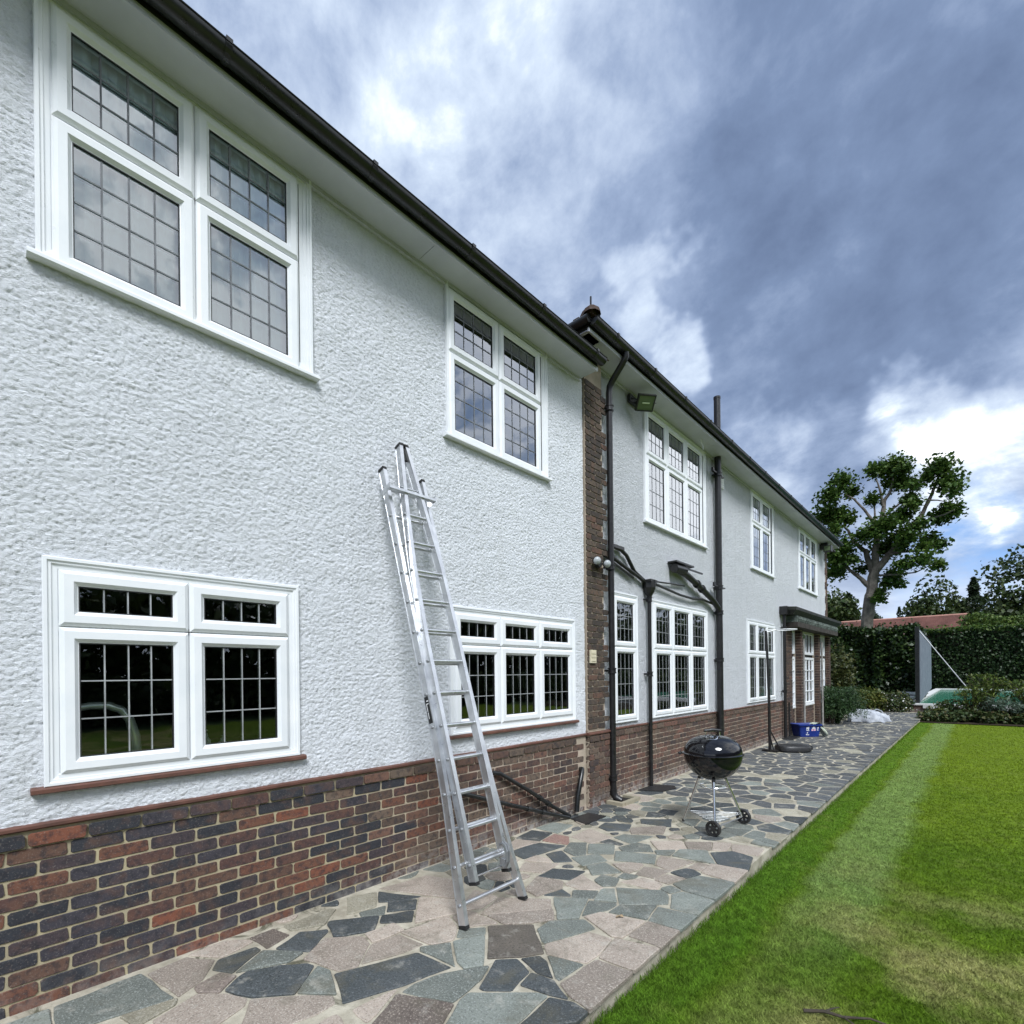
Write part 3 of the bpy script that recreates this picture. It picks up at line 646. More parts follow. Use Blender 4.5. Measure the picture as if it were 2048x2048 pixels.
# rank by how large each shows from the lawn side: near ones first
vis = [s for s in stones if np.mean([p[1] for p in s[1]]) > .2]; hid = [s for s in stones if np.mean([p[1] for p in s[1]]) <= .2]
vis.sort(key=lambda s: -area(s[1]) / (np.mean([p[1] for p in s[1]]) + 2.0) ** 3)
stuff = {}
for n_, (c, p) in enumerate(vis + hid):
    top = random.uniform(-.001, .004) if np.mean([q[1] for q in p]) < 5.4 else random.uniform(-.0058, -.0036); vs, fs = stone_geo(p, .02, top)
    if n_ < 300:
        cx, cy = np.mean([q[0] for q in p]), np.mean([q[1] for q in p])
        mb = MB(); mb.add(vs, fs); mat = STONES.get(c, M_bluegrey)
        link('flagstone', mb.mesh('flagstone', mat, (cx, cy, 0)), patio, (cx, cy, 0))
    else: stuff.setdefault('S' if c == 'S' else 'W', MB()).add(vs, fs)
M_sandi = stone_m('sandy_stone_i', (.33, .31, .24), (.25, .24, .18), (.45, .42, .36))
for c, mb in stuff.items(): mb.build('flagstones', M_sandi if c == 'S' else M_bluegreyi, patio, kind='stuff')
# sandstone strip beyond the crazy paving
sb = MB(); sb.box(-5.5, -1.5, 24.36, 27.5, -.16, -.012); path = sb.build('path', M_joint, kind='structure')
for i in range(6):
    for j in range(4):
        xx = -5.4 + i * .65 + (.2 if j % 2 else 0); mb = MB(); mb.box(xx + .01, xx + .63, 24.4 + j * .7 + .01, 24.4 + j * .7 + .68, -.012, -.004 + random.uniform(0, .004)); mb.build('paving_slab', M_sand, path)

# ================================================================== HOUSE
house = empty('house', (-3.5, 9, 0), 'long white roughcast two storey house with brick plinth, leaded white windows and black gutters', 'house')
def noise2(shape, cell, seed):
    r = np.random.default_rng(seed); h, w = shape; gh, gw = int(h / cell[0]) + 3, int(w / cell[1]) + 3; g_ = r.uniform(-1, 1, (gh, gw))
    yy = np.arange(h) / cell[0]; xx = np.arange(w) / cell[1]; iy = yy.astype(int); ix = xx.astype(int); fy = yy - iy; fx = xx - ix
    fy = (fy * fy * (3 - 2 * fy))[:, None]; fx = (fx * fx * (3 - 2 * fx))[None, :]
    a = g_[iy][:, ix]; b = g_[iy][:, ix + 1]; c = g_[iy + 1][:, ix]; d = g_[iy + 1][:, ix + 1]
    return (a * (1 - fx) + b * fx) * (1 - fy) + (c * (1 - fx) + d * fx) * fy
def roughcast(name, x, y0, y1, z0, z1, step, holes, mat, amp):
    ny_, nz_ = int((y1 - y0) / step) + 1, int((z1 - z0) / step) + 1
    yv = np.linspace(y0, y1, ny_); zv = np.linspace(z0, z1, nz_)
    s = .011 / step
    n_a = noise2((ny_, nz_), (2.0 * s, 1.4 * s), 3); n_b = noise2((ny_, nz_), (1.15 * s, .9 * s), 4); n_c = noise2((ny_, nz_), (14 * s, 10 * s), 5); n_d = noise2((ny_, nz_), (90 * s, 90 * s), 8)
    # skew so that the trowelled ridges run slightly downhill
    h = amp * (np.minimum(np.abs(n_a) * 2.4, 1) * .8 + np.minimum(np.abs(n_b) * 2.0, 1) * .55 - .5) + amp * .3 * n_c + .003 * n_d
    gy_, gz_ = np.meshgrid(yv, zv, indexing='ij')
    V = np.stack([x + h.ravel() - amp * .3, gy_.ravel() + RNG.uniform(-.25, .25, gy_.size) * step, gz_.ravel() + RNG.uniform(-.25, .25, gy_.size) * step], 1)
    i, j = np.meshgrid(np.arange(ny_ - 1), np.arange(nz_ - 1), indexing='ij'); yc = yv[i] + step / 2; zc = zv[j] + step / 2
    keep = np.ones(i.shape, bool)
    for a, b, c, d in holes: keep &= ~((yc > a) & (yc < b) & (zc > c) & (zc < d))
    a = (i * nz_ + j)[keep]
    me = np_mesh(name, V - np.array(WL[house.name]), np.stack([a, a + nz_, a + nz_ + 1, a + 1], 1), mat, True)
    return link(name, me, house)
E_ = .03
H1 = [(.26 + E_, 1.71 - E_, 3.80, 5.19), (.27 + E_, 1.585 - E_, 1.10, 2.27 - E_), (2.95 + E_, 4.40 - E_, 3.80, 5.19), (2.96 + E_, 4.87 - E_, 1.10, 2.27 - E_)]
roughcast('roughcast_wall', WX, -.6, 5.10, .905, 5.20, .0075, H1, M_stucco, .0076)
H2 = [(5.80, 6.43, 1.0, 2.69), (6.92, 8.94, 1.0, 2.69), (11.13, 13.0, 1.0, 2.72), (6.76, 8.92, 3.86, 5.50), (11.45, 12.98, 3.87, 5.51), (15.37, 17.4, 3.9, 5.51), (13.98, 19, 0, 3.2)]
roughcast('roughcast_wall', WX2, 5.50, 18.62, .895, 5.58, 0.0200, H2, M_stucco2, .0075)

# backing walls, roof, far sides
bk = MB(); bk.box(-9, WX + .0012, -1.2, 5.10, -.15, .90)
bk.box(-9, WX2 + .0008, 5.62, 13.95, -.15, .89); bk.build('brick_backing', M_mortar, house)
pbk = MB(); pbk.box(WX - .5, -3.4835, 5.125, 5.503, .92, 5.52); pbk.box(WX - .5, -3.4735, 5.125, 5.605, -.15, .915); pbk.build('pier_core', M_mortar, house)
sd_ = MB(); sd_.box(-9.2, -9.0, -1.2, 18.7, -.1, 5.5); sd_.box(-9, -3.56, -1.3, -1.2, 0, 5.15); sd_.box(-9, WX2 - .02, 18.62, 18.82, -.1, 5.56)
sd_.box(-9, -3.52, 5.11, 5.15, 5.15, 5.9)
sd_.build('side_wall', M_stucco2, house)

# bricks: chamfered, rounded corners, shared meshes
def brick_mesh(L, Hh, seed, mat, dpt=.012):
    r = random.Random(seed); c = .009; y, z = L / 2, Hh / 2
    o = [(-y + c, -z), (y - c, -z), (y, -z + c), (y, z - c), (y - c, z), (-y + c, z), (-y, z - c), (-y, -z + c)]
    o = [(a + r.uniform(-.0036, .0030), b + r.uniform(-.0030, .0026)) for a, b in o]
    fr = [(a * (1 - .012), b * (1 - .07)) for a, b in o]; n = 8
    vs = [(-dpt, a, b) for a, b in o] + [(-.0025, a, b) for a, b in o] + [(r.uniform(-.0006, .0006), a, b) for a, b in fr]
    fs = [(k * n + i, k * n + (i + 1) % n, (k + 1) * n + (i + 1) % n, (k + 1) * n + i) for k in (0, 1) for i in range(n)] + [tuple(2 * n + i for i in range(n))]
    return vs, fs
BM = {}
for mt, key in ((M_brick1, 'a'), (M_brick2, 'b')):
    for s in range(8):
        vs, fs = brick_mesh(.2225, .0650, s, mt); mb = MB(); mb.add(vs, fs); BM[key, s] = mb.mesh('brick', mt)
def brick_at(name, x, y, z, key):
    return link(name, BM[key, random.randrange(8)], house, (x + random.uniform(-.0015, .002), y, z))
CP = .075
nb = 0
for c in range(12):
    z = .8375 - c * CP; off = (.206 if c == 0 else (.245 if c % 2 == 0 else .365)) - .1172
    proud = .012 if c == 0 else 0
    for k in range(-2, 22):
        y = off + k * .2345
        if y > 5.0: continue
        key = 'a' if y + random.uniform(-.5, .5) < 2.35 else 'b'
        if y < -.05: continue
        brick_at('brick', -3.494 + proud, y, z, key); nb += 1
        if y + .117 > 5.06: pass
stf = MB()
def stuff_brick(mb, x, y, z, L, Hh=.0645, rot=False):
    vs, fs = brick_mesh(L, Hh, random.randrange(1000), None)
    if rot: vs = [(x + b_, y + a_, z + c_) for a_, b_, c_ in [(-v[0], v[1], v[2]) for v in vs]]
    else: vs = [(x + a_, y + b_, z + c_) for a_, b_, c_ in vs]
    mb.add(vs, fs)
for c in range(12):          # short bricks closing block one and the unseen left end
    z = .8375 - c * CP
    for y in (-.27, -.50): stuff_brick(stf, -3.494, y + (.1 if c % 2 else 0), z, .2225)
# pier between the two blocks, toothed on its right side
nz_ = 70; pst = MB()
for c in range(nz_):
    z = .8375 - 11 * CP + c * CP
    if z > 5.5: break
    tooth = (c // 3) % 2 == 0 and z > 1.0
    right = 5.60 if tooth or z < .93 else 5.50
    left = 5.125; yj = left + (.22 if c % 2 else .11)
    xs_ = -3.461 + (.012 if abs(z - .8375) < .02 else 0)
    if z > .93: xs_ = -3.470
    if abs(z - .9125) < .03: continue
    for a_, b_ in ((left, yj), (yj, min(right, yj + .2345)), (yj + .2345, right)):
        if b_ - a_ > .05: stuff_brick(stf if z < .9 else pst, xs_, (a_ + b_) / 2, z, b_ - a_ - .012)
    stuff_brick(stf if z < .9 else pst, -3.494 if z < .93 else -3.50, left, z, .05, rot=True)
pst.build('pier_brickwork', M_brick4i, house, kind='stuff')
pw = MB(); pw.box(-3.56, -3.480, 5.12, 5.501, .94, 5.5); pw.build('pier_mortar', M_mortar, house)
# block two plinth
for c in range(12):
    z = .8375 - c * CP; off = 5.62 + (.117 if c % 2 else 0); x_ = -3.544 + (.012 if c == 0 else 0)
    y = off
    while y < 13.85: stuff_brick(stf, x_, y + .117, z, .2225); y += .2345
stf.build('brickwork', M_brick2i, house, kind='stuff')
# corner quoins at the far end
q = MB()
for c in range(62):
    z = .9 + c * CP
    if z > 5.5: break
    w = .30 if (c // 3) % 2 else .2
    stuff_brick(q, -3.53, 18.84 - w / 2, z, w - .012)
q.build('quoins', M_brick2i, house, kind='stuff')
qc = MB(); qc.box(-3.7, -3.541, 18.62, 18.84, 0, 5.5); qc.build('quoin_core', M_mortar, house)

# string courses
def string(y0, y1, x, z0=.884, z1=.914):
    s = MB(); n = int((y1 - y0) / .35) + 1
    prof = [(-.03, z1 + .004), (.012, z1), (.024, z1 - .008), (.024, z0 + .008), (.016, z0), (-.03, z0)]
    vs = []
    for i in range(n + 1):
        y = y0 + (y1 - y0) * i / n; dz = random.uniform(-.0015, .0015)
        vs += [(x + dx, y, z + dz) for dx, z in prof]
    k = len(prof); fs = [(i * k + j, i * k + j + 1, (i + 1) * k + j + 1, (i + 1) * k + j) for i in range(n) for j in range(k - 1)] + [tuple(range(k)), tuple(n * k + j for j in range(k))]
    s.add(vs, fs); return s
string(-1.0, 5.12, WX).build('string_course', M_sillred, house)
string(5.10, 5.64, WX + .035).build('string_course', M_sillred, house)
string(5.63, 13.96, WX2).build('string_course', M_sillred, house)

# ---- windows
SASH = [(0, -.02), (0, .018), (.006, .026), (.020, .036), (.058, .036), (.074, .018), (.080, .016), (.080, -.02)]
TRIM = [(0, -.02), (0, .024), (.004, .030), (.018, .030), (.022, .022), (.034, .022), (.038, .014), (.060, .012), (.060, -.02)]
def window(x, y0, y1, ztop, zbot, cols, rows, lead, cells, label, glass, sill=None, curtain=None, dark=False, ledge=0, top_open=False):
    """cols: sash edges along y; rows: sash edges in z (2 rows); lead[(row)] = (nv, nh)"""
    w = link('window', MB().box(x - .05, x - .02, y0 + .02, y1 - .02, zbot - .01, zbot + .015).mesh('window', M_upvc, WL[house.name]), house); tag(w, label)
    tr = MB(); tr.ring(y0, y1, zbot, ztop, TRIM, x); tr.build('surround', M_upvc, w)
    fr = MB(); iy0, iy1 = cols[0], cols[-1]
    fr.ring(y0 + .058, y1 - .058, zbot + .0, ztop - .055, [(0, -.02), (0, .008), (.03, .008)], x)
    for c in cols[1:-1]: fr.box(x - .02, x + .010, c - .02, c + .02, rows[0], rows[-1])
    fr.box(x - .02, x + .010, iy0, iy1, rows[1] - .02, rows[1] + .02); fr.box(x - .03, x + .020, iy0 - .004, iy1 + .004, zbot + .005, rows[0] + .004)
    fr.build('frame', M_upvc, w)
    gp = []
    for r_ in range(2):
        for c in range(len(cols) - 1):
            a, b, lo, hi = cols[c] + .003, cols[c + 1] - .003, rows[r_] + .003, rows[r_ + 1] - .003
            s = MB(); s.ring(a, b, lo, hi, SASH, x); s.build('sash', M_upvc, w)
            ga, gb, gl, gh = a + .080, b - .080, lo + .080, hi - .080
            gk = MB(); gk.ring(ga - .004, gb + .004, gl - .004, gh + .004, [(0, .014), (0, .0165), (.008, .0165), (.008, .006)], x); gk.build('gasket', M_gasket, w)
            nv, nh = lead[r_]; yy = np.linspace(ga, gb, nv + 1); zz_ = np.linspace(gl, gh, nh + 1)
            gx_ = x + .007
            if cells:
                for i in range(nv):
                    for j in range(nh):
                        t1, t2 = random.uniform(-.00012, .00012), random.uniform(-.00012, .00012)
                        mb = MB(); mb.add([(gx_ - t1 - t2, yy[i], zz_[j]), (gx_ + t1 - t2, yy[i + 1], zz_[j]), (gx_ + t1 + t2, yy[i + 1], zz_[j + 1]), (gx_ - t1 + t2, yy[i], zz_[j + 1])], [(0, 1, 2, 3)]); mb.build('pane', glass, w)
            else:
                mb = MB(); mb.add([(gx_, ga, gl), (gx_, gb, gl), (gx_, gb, gh), (gx_, ga, gh)], [(0, 1, 2, 3)]); mb.build('pane', glass, w)
            hw = .0042 if cells and dark else .0034; lm = M_leadk if dark else M_lead
            for i in range(1, nv): lb = MB(); lb.box(gx_ + .0012, gx_ + .004, yy[i] - hw, yy[i] + hw, gl, gh); lb.box(gx_ - .020, gx_ - .018, yy[i] - hw, yy[i] + hw, gl, gh); lb.build('lead_bar', lm, w)  # rear strips in both loops imitate the lead's doubled reflection in the glazing
            for j in range(1, nh): lb = MB(); lb.box(gx_ + .0014, gx_ + .0044, ga, gb, zz_[j] - hw, zz_[j] + hw); lb.box(gx_ - .0205, gx_ - .0182, ga, gb, zz_[j] - hw, zz_[j] + hw); lb.build('lead_bar', lm, w)
            if curtain and curtain[r_][c]:
                n = 40; cu = MB(); vs = []
                for i in range(n + 1):
                    y = ga - .03 + (gb - ga + .06) * i / n; xo = x - .045 + .010 * math.sin(i * 1.25) + random.uniform(-.003, .003)
                    vs += [(xo, y, gl - .05), (xo, y, gh + .05)]
                cu.add(vs, [(2 * i, 2 * i + 2, 2 * i + 3, 2 * i + 1) for i in range(n)]); cu.build('curtain', M_curtain, w, smooth=True)
    if sill == 'white':
        s = MB(); pr = [(-.03, zbot + .016), (.046, zbot + .004), (.052, zbot - .002), (.052, zbot - .020), (.040, zbot - .026), (-.03, zbot - .026)]
        s.add([(x + dx, yy_, z) for yy_ in (y0 - .035, y1 + .035) for dx, z in pr], [(0, 1, 2, 3, 4, 5), (11, 10, 9, 8, 7, 6)] + [(i, 6 + i, 6 + (i + 1) % 6, (i + 1) % 6) for i in range(6)]); s.build('sill', M_upvc, w)
    if sill == 'brown':
        s = MB(); pr = [(-.03, zbot + .006), (.040, zbot - .002), (.046, zbot - .008), (.046, zbot - .026), (.036, zbot - .032), (-.03, zbot - .032)]
        s.add([(x + dx, yy_, z) for yy_ in (y0 - .05, y1 + .035) for dx, z in pr], [(0, 1, 2, 3, 4, 5), (11, 10, 9, 8, 7, 6)] + [(i, 6 + i, 6 + (i + 1) % 6, (i + 1) % 6) for i in range(6)]); s.build('sill', M_sillred, w)
    return w
L = 'white leaded window '
window(WX, .26, 1.71, 5.195, 3.79, [.325, .975, 1.615], [3.775, 4.55, 5.13], [(4, 4), (4, 3)], True, 'nearest upstairs four-pane leaded window with pale curtains', M_glassup, 'white', [[1, 1], [1, 1]], True)
window(WX, 2.955, 4.40, 5.195, 3.80, [2.97, 3.628, 4.285], [3.79, 4.565, 5.14], [(4, 4), (4, 3)], True, 'second upstairs leaded window above the ladder', M_glassup, 'white', None, True)
window(WX, .27, 1.585, 2.27, 1.092, [.33, .918, 1.515], [1.145, 1.912, 2.21], [(4, 3), (4, 1)], True, 'nearest downstairs kitchen window over brown sill', M_glass, 'brown')
window(WX, 2.955, 4.875, 2.27, 1.092, [3.01, 3.61, 4.215, 4.82], [1.15, 1.915, 2.21], [(4, 3), (4, 1)], True, 'three-light downstairs window behind the ladder', M_glass, 'brown')
window(WX2, 5.77, 6.46, 2.725, .97, [5.82, 6.42], [.99, 1.99, 2.67], [(4, 4), (4, 3)], False, 'narrow downstairs window behind the first drainpipe', M_glass)
window(WX2, 6.885, 8.97, 2.725, .965, [6.94, 7.56, 8.255, 8.92], [.99, 1.99, 2.685], [(4, 4), (4, 3)], False, 'three-light downstairs window between the drainpipes', M_glass)
window(WX2, 11.09, 13.04, 2.745, .975, [11.14, 11.72, 12.42, 12.99], [1.0, 2.01, 2.70], [(4, 4), (4, 3)], False, 'three-light downstairs window behind the netball post', M_glass)
window(WX2, 6.72, 8.96, 5.54, 3.85, [6.76, 7.425, 8.115, 8.79], [3.84, 4.835, 5.49], [(4, 4), (4, 3)], False, 'three-light upstairs window beside the floodlight', M_glassup, 'white', None, True)
window(WX2, 11.41, 13.03, 5.55, 3.865, [11.44, 12.10, 12.76], [3.85, 4.86, 5.50], [(4, 4), (4, 3)], False, 'narrow two-light upstairs window', M_glassup, 'white', None, True)
window(WX2, 15.33, 17.45, 5.55, 3.895, [15.36, 15.98, 16.62, 17.28], [3.88, 4.87, 5.50], [(4, 4), (4, 3)], False, 'farthest upstairs three-light window', M_glassup, 'white', None, True)
# dark rooms behind the glass
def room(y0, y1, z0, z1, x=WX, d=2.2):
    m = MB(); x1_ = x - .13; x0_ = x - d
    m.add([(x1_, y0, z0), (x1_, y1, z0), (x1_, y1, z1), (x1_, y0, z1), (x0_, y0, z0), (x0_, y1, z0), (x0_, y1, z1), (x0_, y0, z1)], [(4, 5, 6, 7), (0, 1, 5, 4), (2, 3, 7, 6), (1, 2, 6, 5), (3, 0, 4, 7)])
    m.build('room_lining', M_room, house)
for a in ((-.2, 2.3, 1.02, 2.5), (2.5, 5.0, 1.02, 2.5), (-.2, 2.3, 3.7, 5.3), (2.5, 5.0, 3.7, 5.3), (5.65, 9.5, .93, 2.9, WX2), (6.3, 9.3, 3.7, 5.6, WX2), (10.8, 13.3, .93, 2.9, WX2), (11.2, 13.4, 3.7, 5.6, WX2), (15, 17.8, 3.7, 5.6, WX2)): room(*a)

# ---- eaves: soffit, fascia, gutter, tiles
def eaves(y0, y1, xw, zs, xo, gx_, gz_, gr, ytop):
    s = MB(); y = y0; k = 0
    while y < y1 - .01:
        e = min(y + 3.0 if k else y0 + 3.95, y1); s = MB(); s.box(xw - .05, xo, y + .002, e - .002, zs, zs + .012); s.build('soffit_board', M_soffit, house); y = e; k += 1
    b = MB(); b.box(xw - .01, xw + .028, y0, y1, zs - .028, zs - .001); b.build('soffit_bead', M_soffit, house)
    f = MB(); f.box(xo - .0, xo + .022, y0, y1, zs - .012, zs + .03); f.build('white_fascia', M_soffit, house)
    f = MB(); f.box(xo + .001, xo + .018, y0, y1, zs + .031, gz_ - .012); f.build('fascia_board', M_fascia, house)
    g_ = MB(); n = 12; vs = []
    for yy_ in (y0 - .0, y1 + .0):
        for rr in (gr, gr - .005):
            for i in range(n + 1):
                an = math.pi + math.pi * i / n; vs.append((gx_ + rr * math.cos(an), yy_, gz_ + rr * math.sin(an)))
    m = n + 1; fs = []
    for i in range(n): fs += [(i, i + 1, 2 * m + i + 1, 2 * m + i), (m + i, m + i + 1, 3 * m + i + 1, 3 * m + i), (i, i + 1, m + i + 1, m + i), (2 * m + i, 2 * m + i + 1, 3 * m + i + 1, 3 * m + i)]
    fs += [(0, 2 * m, 3 * m, m), (n, 2 * m + n, 3 * m + n, m + n)]
    g_.add(vs, fs); g_.add([(gx_ + gr * math.cos(math.pi + math.pi * i / n), yy_, gz_ + gr * math.sin(math.pi + math.pi * i / n)) for yy_ in (y0 + .001, y1 - .001) for i in range(n + 1)], [tuple(range(m)), tuple(range(2 * m - 1, m - 1, -1))])
    gt = g_.build('gutter', M_black, house, smooth=True)
    rl = MB(); rl.tube([(gx_ + gr, y0, gz_), (gx_ + gr, y1, gz_)], .006, 6); rl.build('gutter_lip', M_black, gt)
    y = y0 + .45
    while y < y1 - .1:
        bb = MB(); n = 10; vs = []
        for yy_ in (y - .018, y + .018):
            for i in range(n + 1):
                an = math.pi + math.pi * i / n; vs.append((gx_ + (gr + .007) * math.cos(an), yy_, gz_ + (gr + .007) * math.sin(an) + .004))
        bb.add(vs, [(i, i + 1, n + 2 + i, n + 1 + i) for i in range(n)] + [tuple(range(n + 1)), tuple(range(2 * n + 1, n, -1))]); bb.box(gx_ + gr - .006, gx_ + gr + .010, y - .018, y + .018, gz_ - .01, gz_ + .014)
        bb.build('gutter_bracket', M_black, gt); y += .95
    # eaves tiles
    M = M_tile; y = y0 - .02
    base = MB(); base.box(-.13, .0, -.081, .081, -.006, .006); me = base.mesh('roof_tile', M)
    while y < y1:
        o = link('roof_tile', me, rf, (gx_ + .018 + random.uniform(-.006, .006), y + .082, gz_ + .040 + random.uniform(-.003, .004))); o.rotation_euler = (random.uniform(-.02, .02), R(38), 0); y += .166
    return gt
M_tile = varied('clay_roof_tile', (.075, .045, .035), (.045, .035, .03), 6, .85, 0, .3, .5, .004, 40)
rf = MB()
def slab(x0_, z0_, x1_, z1_, y0_, y1_, t_=.05): rf.add([(x0_, y0_, z0_), (x1_, y0_, z1_), (x1_, y1_, z1_), (x0_, y1_, z0_), (x0_, y0_, z0_ - t_), (x1_, y0_, z1_ - t_), (x1_, y1_, z1_ - t_), (x0_, y1_, z0_ - t_)], [(0, 1, 2, 3), (7, 6, 5, 4), (0, 4, 5, 1), (1, 5, 6, 2), (2, 6, 7, 3), (3, 7, 4, 0)])
slab(-3.19, 5.275, -6.2, 7.6, -1.3, 5.05); slab(-9.3, 5.275, -6.2, 7.6, -1.3, 5.05)
rf.add([(-3.16, 4.84, 5.70), (-3.16, 19.05, 5.70), (-6.4, 15.8, 8.25), (-6.4, 8.1, 8.25), (-9.6, 4.84, 5.70), (-9.6, 19.05, 5.70)], [(0, 1, 2, 3), (4, 0, 3), (1, 5, 2), (5, 4, 3, 2), (0, 4, 5, 1)])
rf = rf.build('roof', M_tile, house)
eaves(-1.3, 5.04, WX, 5.175, -3.25, -3.165, 5.262, .062, 0)
eaves(4.86, 19.05, WX2, 5.56, -3.25, -3.175, 5.665, .068, 0)
# return of the upper eaves round the near corner
r_ = MB(); r_.box(-5.0, -3.25, 4.90, 5.13, 5.56, 5.572); r_.build('soffit_board', M_soffit, house)
r_ = MB(); r_.box(-5.0, -3.235, 4.885, 4.899, 5.553, 5.60); r_.build('white_fascia', M_soffit, house)
r_ = MB(); r_.box(-5.0, -3.23, 4.866, 4.884, 5.585, 5.66); r_.build('fascia_board', M_fascia, house)
r_ = MB(); r_.tube([(-5, 4.82, 5.665), (-3.2, 4.82, 5.665)], .05, 10); r_.build('return_gutter', M_black, house, smooth=True)
# hip end tiles and iron
hp = MB()
for i in range(5):
    f = i / 5.0; c0 = Vector((-3.20 - f * .30, 4.88 + f * .30, 5.725 + f * .235))
    hp.lathe([(.105 - .008 * i, 0), (.095 - .006 * i, .045), (.05, .085), (0.0, .09)], c0, 10)
for i in range(7):
    hp.box(-3.24 - i * .09, -3.16 - i * .09, 4.83 + random.uniform(-.01, .01), 5.0, 5.70 + random.uniform(-.005, .02), 5.735 + random.uniform(0, .02))
hp.build('hip_tiles', M_tile, house)
hi = MB(); hi.tube([(-3.24, 4.92, 5.74), (-3.235, 4.915, 5.97)], .011, 8); hi.build('hip_iron', M_iron, house)

# ---- pipes
def pipe(name, pts, r, collars=(), parent=house, label=None, mat=None):
    p = MB(); p.tube(pts, r, 14); o = p.build(name, mat or M_iron, parent, smooth=True, label=label)
    for c in collars:
        x, y, z = c; m = MB(); m.lathe([(r, z - .035), (r + .016, z - .035), (r + .016, z - .022), (r + .009, z - .018), (r + .009, z + .018), (r + .016, z + .022), (r + .016, z + .035), (r, z + .035)], (x, y, 0), 16)
        m.box(x - r - .06, x, y - .055, y - .035, z - .012, z + .012); m.box(x - r - .06, x, y + .035, y + .055, z - .012, z + .012)
        m.lathe([(0, -.07), (.012, -.07), (.012, .07), (0, .07)], (x - .02, y, z), 8, (0, 1, 0)); m.build('pipe_collar', M_iron, o, smooth=True)
    return o
px_, py_ = -3.435, 5.615
pipe('drainpipe', [(px_, py_, .10), (px_, py_, 5.22), (px_ + .01, py_, 5.30), (px_ + .06, py_ - .005, 5.36), (-3.23, 5.60, 5.50), (-3.18, 5.595, 5.56), (-3.175, 5.59, 5.62)], .040, [(px_, py_, .30), (px_, py_, 1.67), (px_, py_, 2.99), (px_, py_, 5.02), (px_, py_, 3.6)][:4])
sh = MB(); sh.tube([(px_, py_, .16), (px_, py_, .10), (px_ + .03, py_ + .01, .05), (px_ + .10, py_ + .03, .015)], .046, 12); sh.build('drain_shoe', M_iron, house, smooth=True)
p2y = 6.72; p2x = -3.48
o2 = pipe('drainpipe', [(p2x, p2y, -.0), (p2x, p2y, 2.80)], .028, [(p2x, p2y, 1.62), (p2x, p2y, 2.70)])
hop = MB(); hop.lathe([(.035, 2.74), (.075, 2.80), (.095, 2.86), (.10, 2.97), (.088, 2.97), (.08, 2.87)], (p2x, p2y, 0), 8); hop.box(-3.55, -3.40, p2y - .10, p2y + .10, 2.94, 2.975); hop.build('rainwater_hopper', M_iron, house)
p3x, p3y = -3.46, 9.36
o3 = pipe('soil_pipe', [(p3x, p3y, 0), (p3x, p3y, 6.62)], .058, [(p3x, p3y, 1.86), (p3x, p3y, 2.72), (p3x, p3y, 3.18), (p3x, p3y, 5.24)])
cw = MB(); cw.lathe([(.05, 6.60), (.062, 6.62), (.062, 6.66), (.05, 6.66)], (p3x, p3y, 0), 14); cw.build('pipe_cowl', M_iron, o3)
for zc in (5.24, 3.18):
    m = MB(); m.box(p3x - .02, p3x + .02, p3y - .24, p3y - .08, zc - .0, zc + .02); m.box(p3x - .02, p3x + .02, p3y + .08, p3y + .26, zc, zc + .02); m.box(p3x - .015, p3x + .015, p3y - .26, p3y - .2, zc, zc + .07); m.build('pipe_lug', M_iron, o3)
# sloping branch into the soil pipe with its black inlet box
m = MB(); m.tube([(-3.47, 7.62, 3.26), (-3.455, 7.95, 3.22), (-3.45, 8.4, 3.10), (-3.45, 9.0, 2.93), (-3.455, 9.30, 2.80), (-3.46, 9.36, 2.70)], .050, 12); m.build('branch_pipe', M_iron, house, smooth=True)
m = MB(); m.tube([(-3.45, 7.48, 3.26), (-3.45, 7.85, 3.27)], .068, 12); m.box(-3.54, -3.39, 7.45, 8.1, 3.345, 3.37); m.box(-3.47, -3.45, 8.0, 8.6, 3.31, 3.335); m.build('inlet_box', M_iron, house, smooth=False)
for yy_ in (8.35, 8.55): m = MB(); m.lathe([(.05, -.03), (.066, -.03), (.066, .03), (.05, .03)], (-3.45, yy_, 3.10 - (yy_ - 8.4) * .28), 14, (0, .96, -.28)); m.build('branch_collar', M_iron, house, smooth=True)
m = MB(); m.tube([(-3.50, 5.46, 3.24), (-3.505, 5.75, 3.16), (-3.50, 6.15, 3.06), (-3.50, 6.45, 2.99), (-3.50, 6.62, 2.94)], .026, 10); m.build('waste_pipe', M_iron, house, smooth=True)
m = MB(); m.tube([(-3.50, 5.46, 3.18), (-3.505, 5.75, 3.10), (-3.50, 6.30, 2.96)], .018, 10); m.build('waste_pipe', M_iron, house, smooth=True)
m = MB(); m.tube([(-3.50, 5.80, 3.30), (-3.50, 5.98, 3.29), (-3.50, 6.12, 3.24), (-3.50, 6.22, 3.15), (-3.50, 6.33, 3.05), (-3.50, 6.6, 2.96)], .026, 10); m.box(-3.53, -3.47, 5.72, 6.02, 3.285, 3.325); m.build('waste_pipe', M_iron, house, smooth=True)
m = MB(); m.tube([(-3.50, 6.72, 2.97), (-3.50, 7.2, 2.93), (-3.50, 7.8, 2.88), (-3.50, 8.3, 2.87), (-3.50, 8.7, 2.90), (-3.48, 9.1, 2.86)], .020, 10); m.build('waste_pipe', M_iron, house, smooth=True)
m = MB(); m.tube([(-3.515, 6.72, 2.965), (-3.515, 6.9, 2.99), (-3.515, 7.4, 3.02), (-3.515, 8.0, 3.05)], .012, 8); m.build('waste_pipe', M_iron, house, smooth=True)
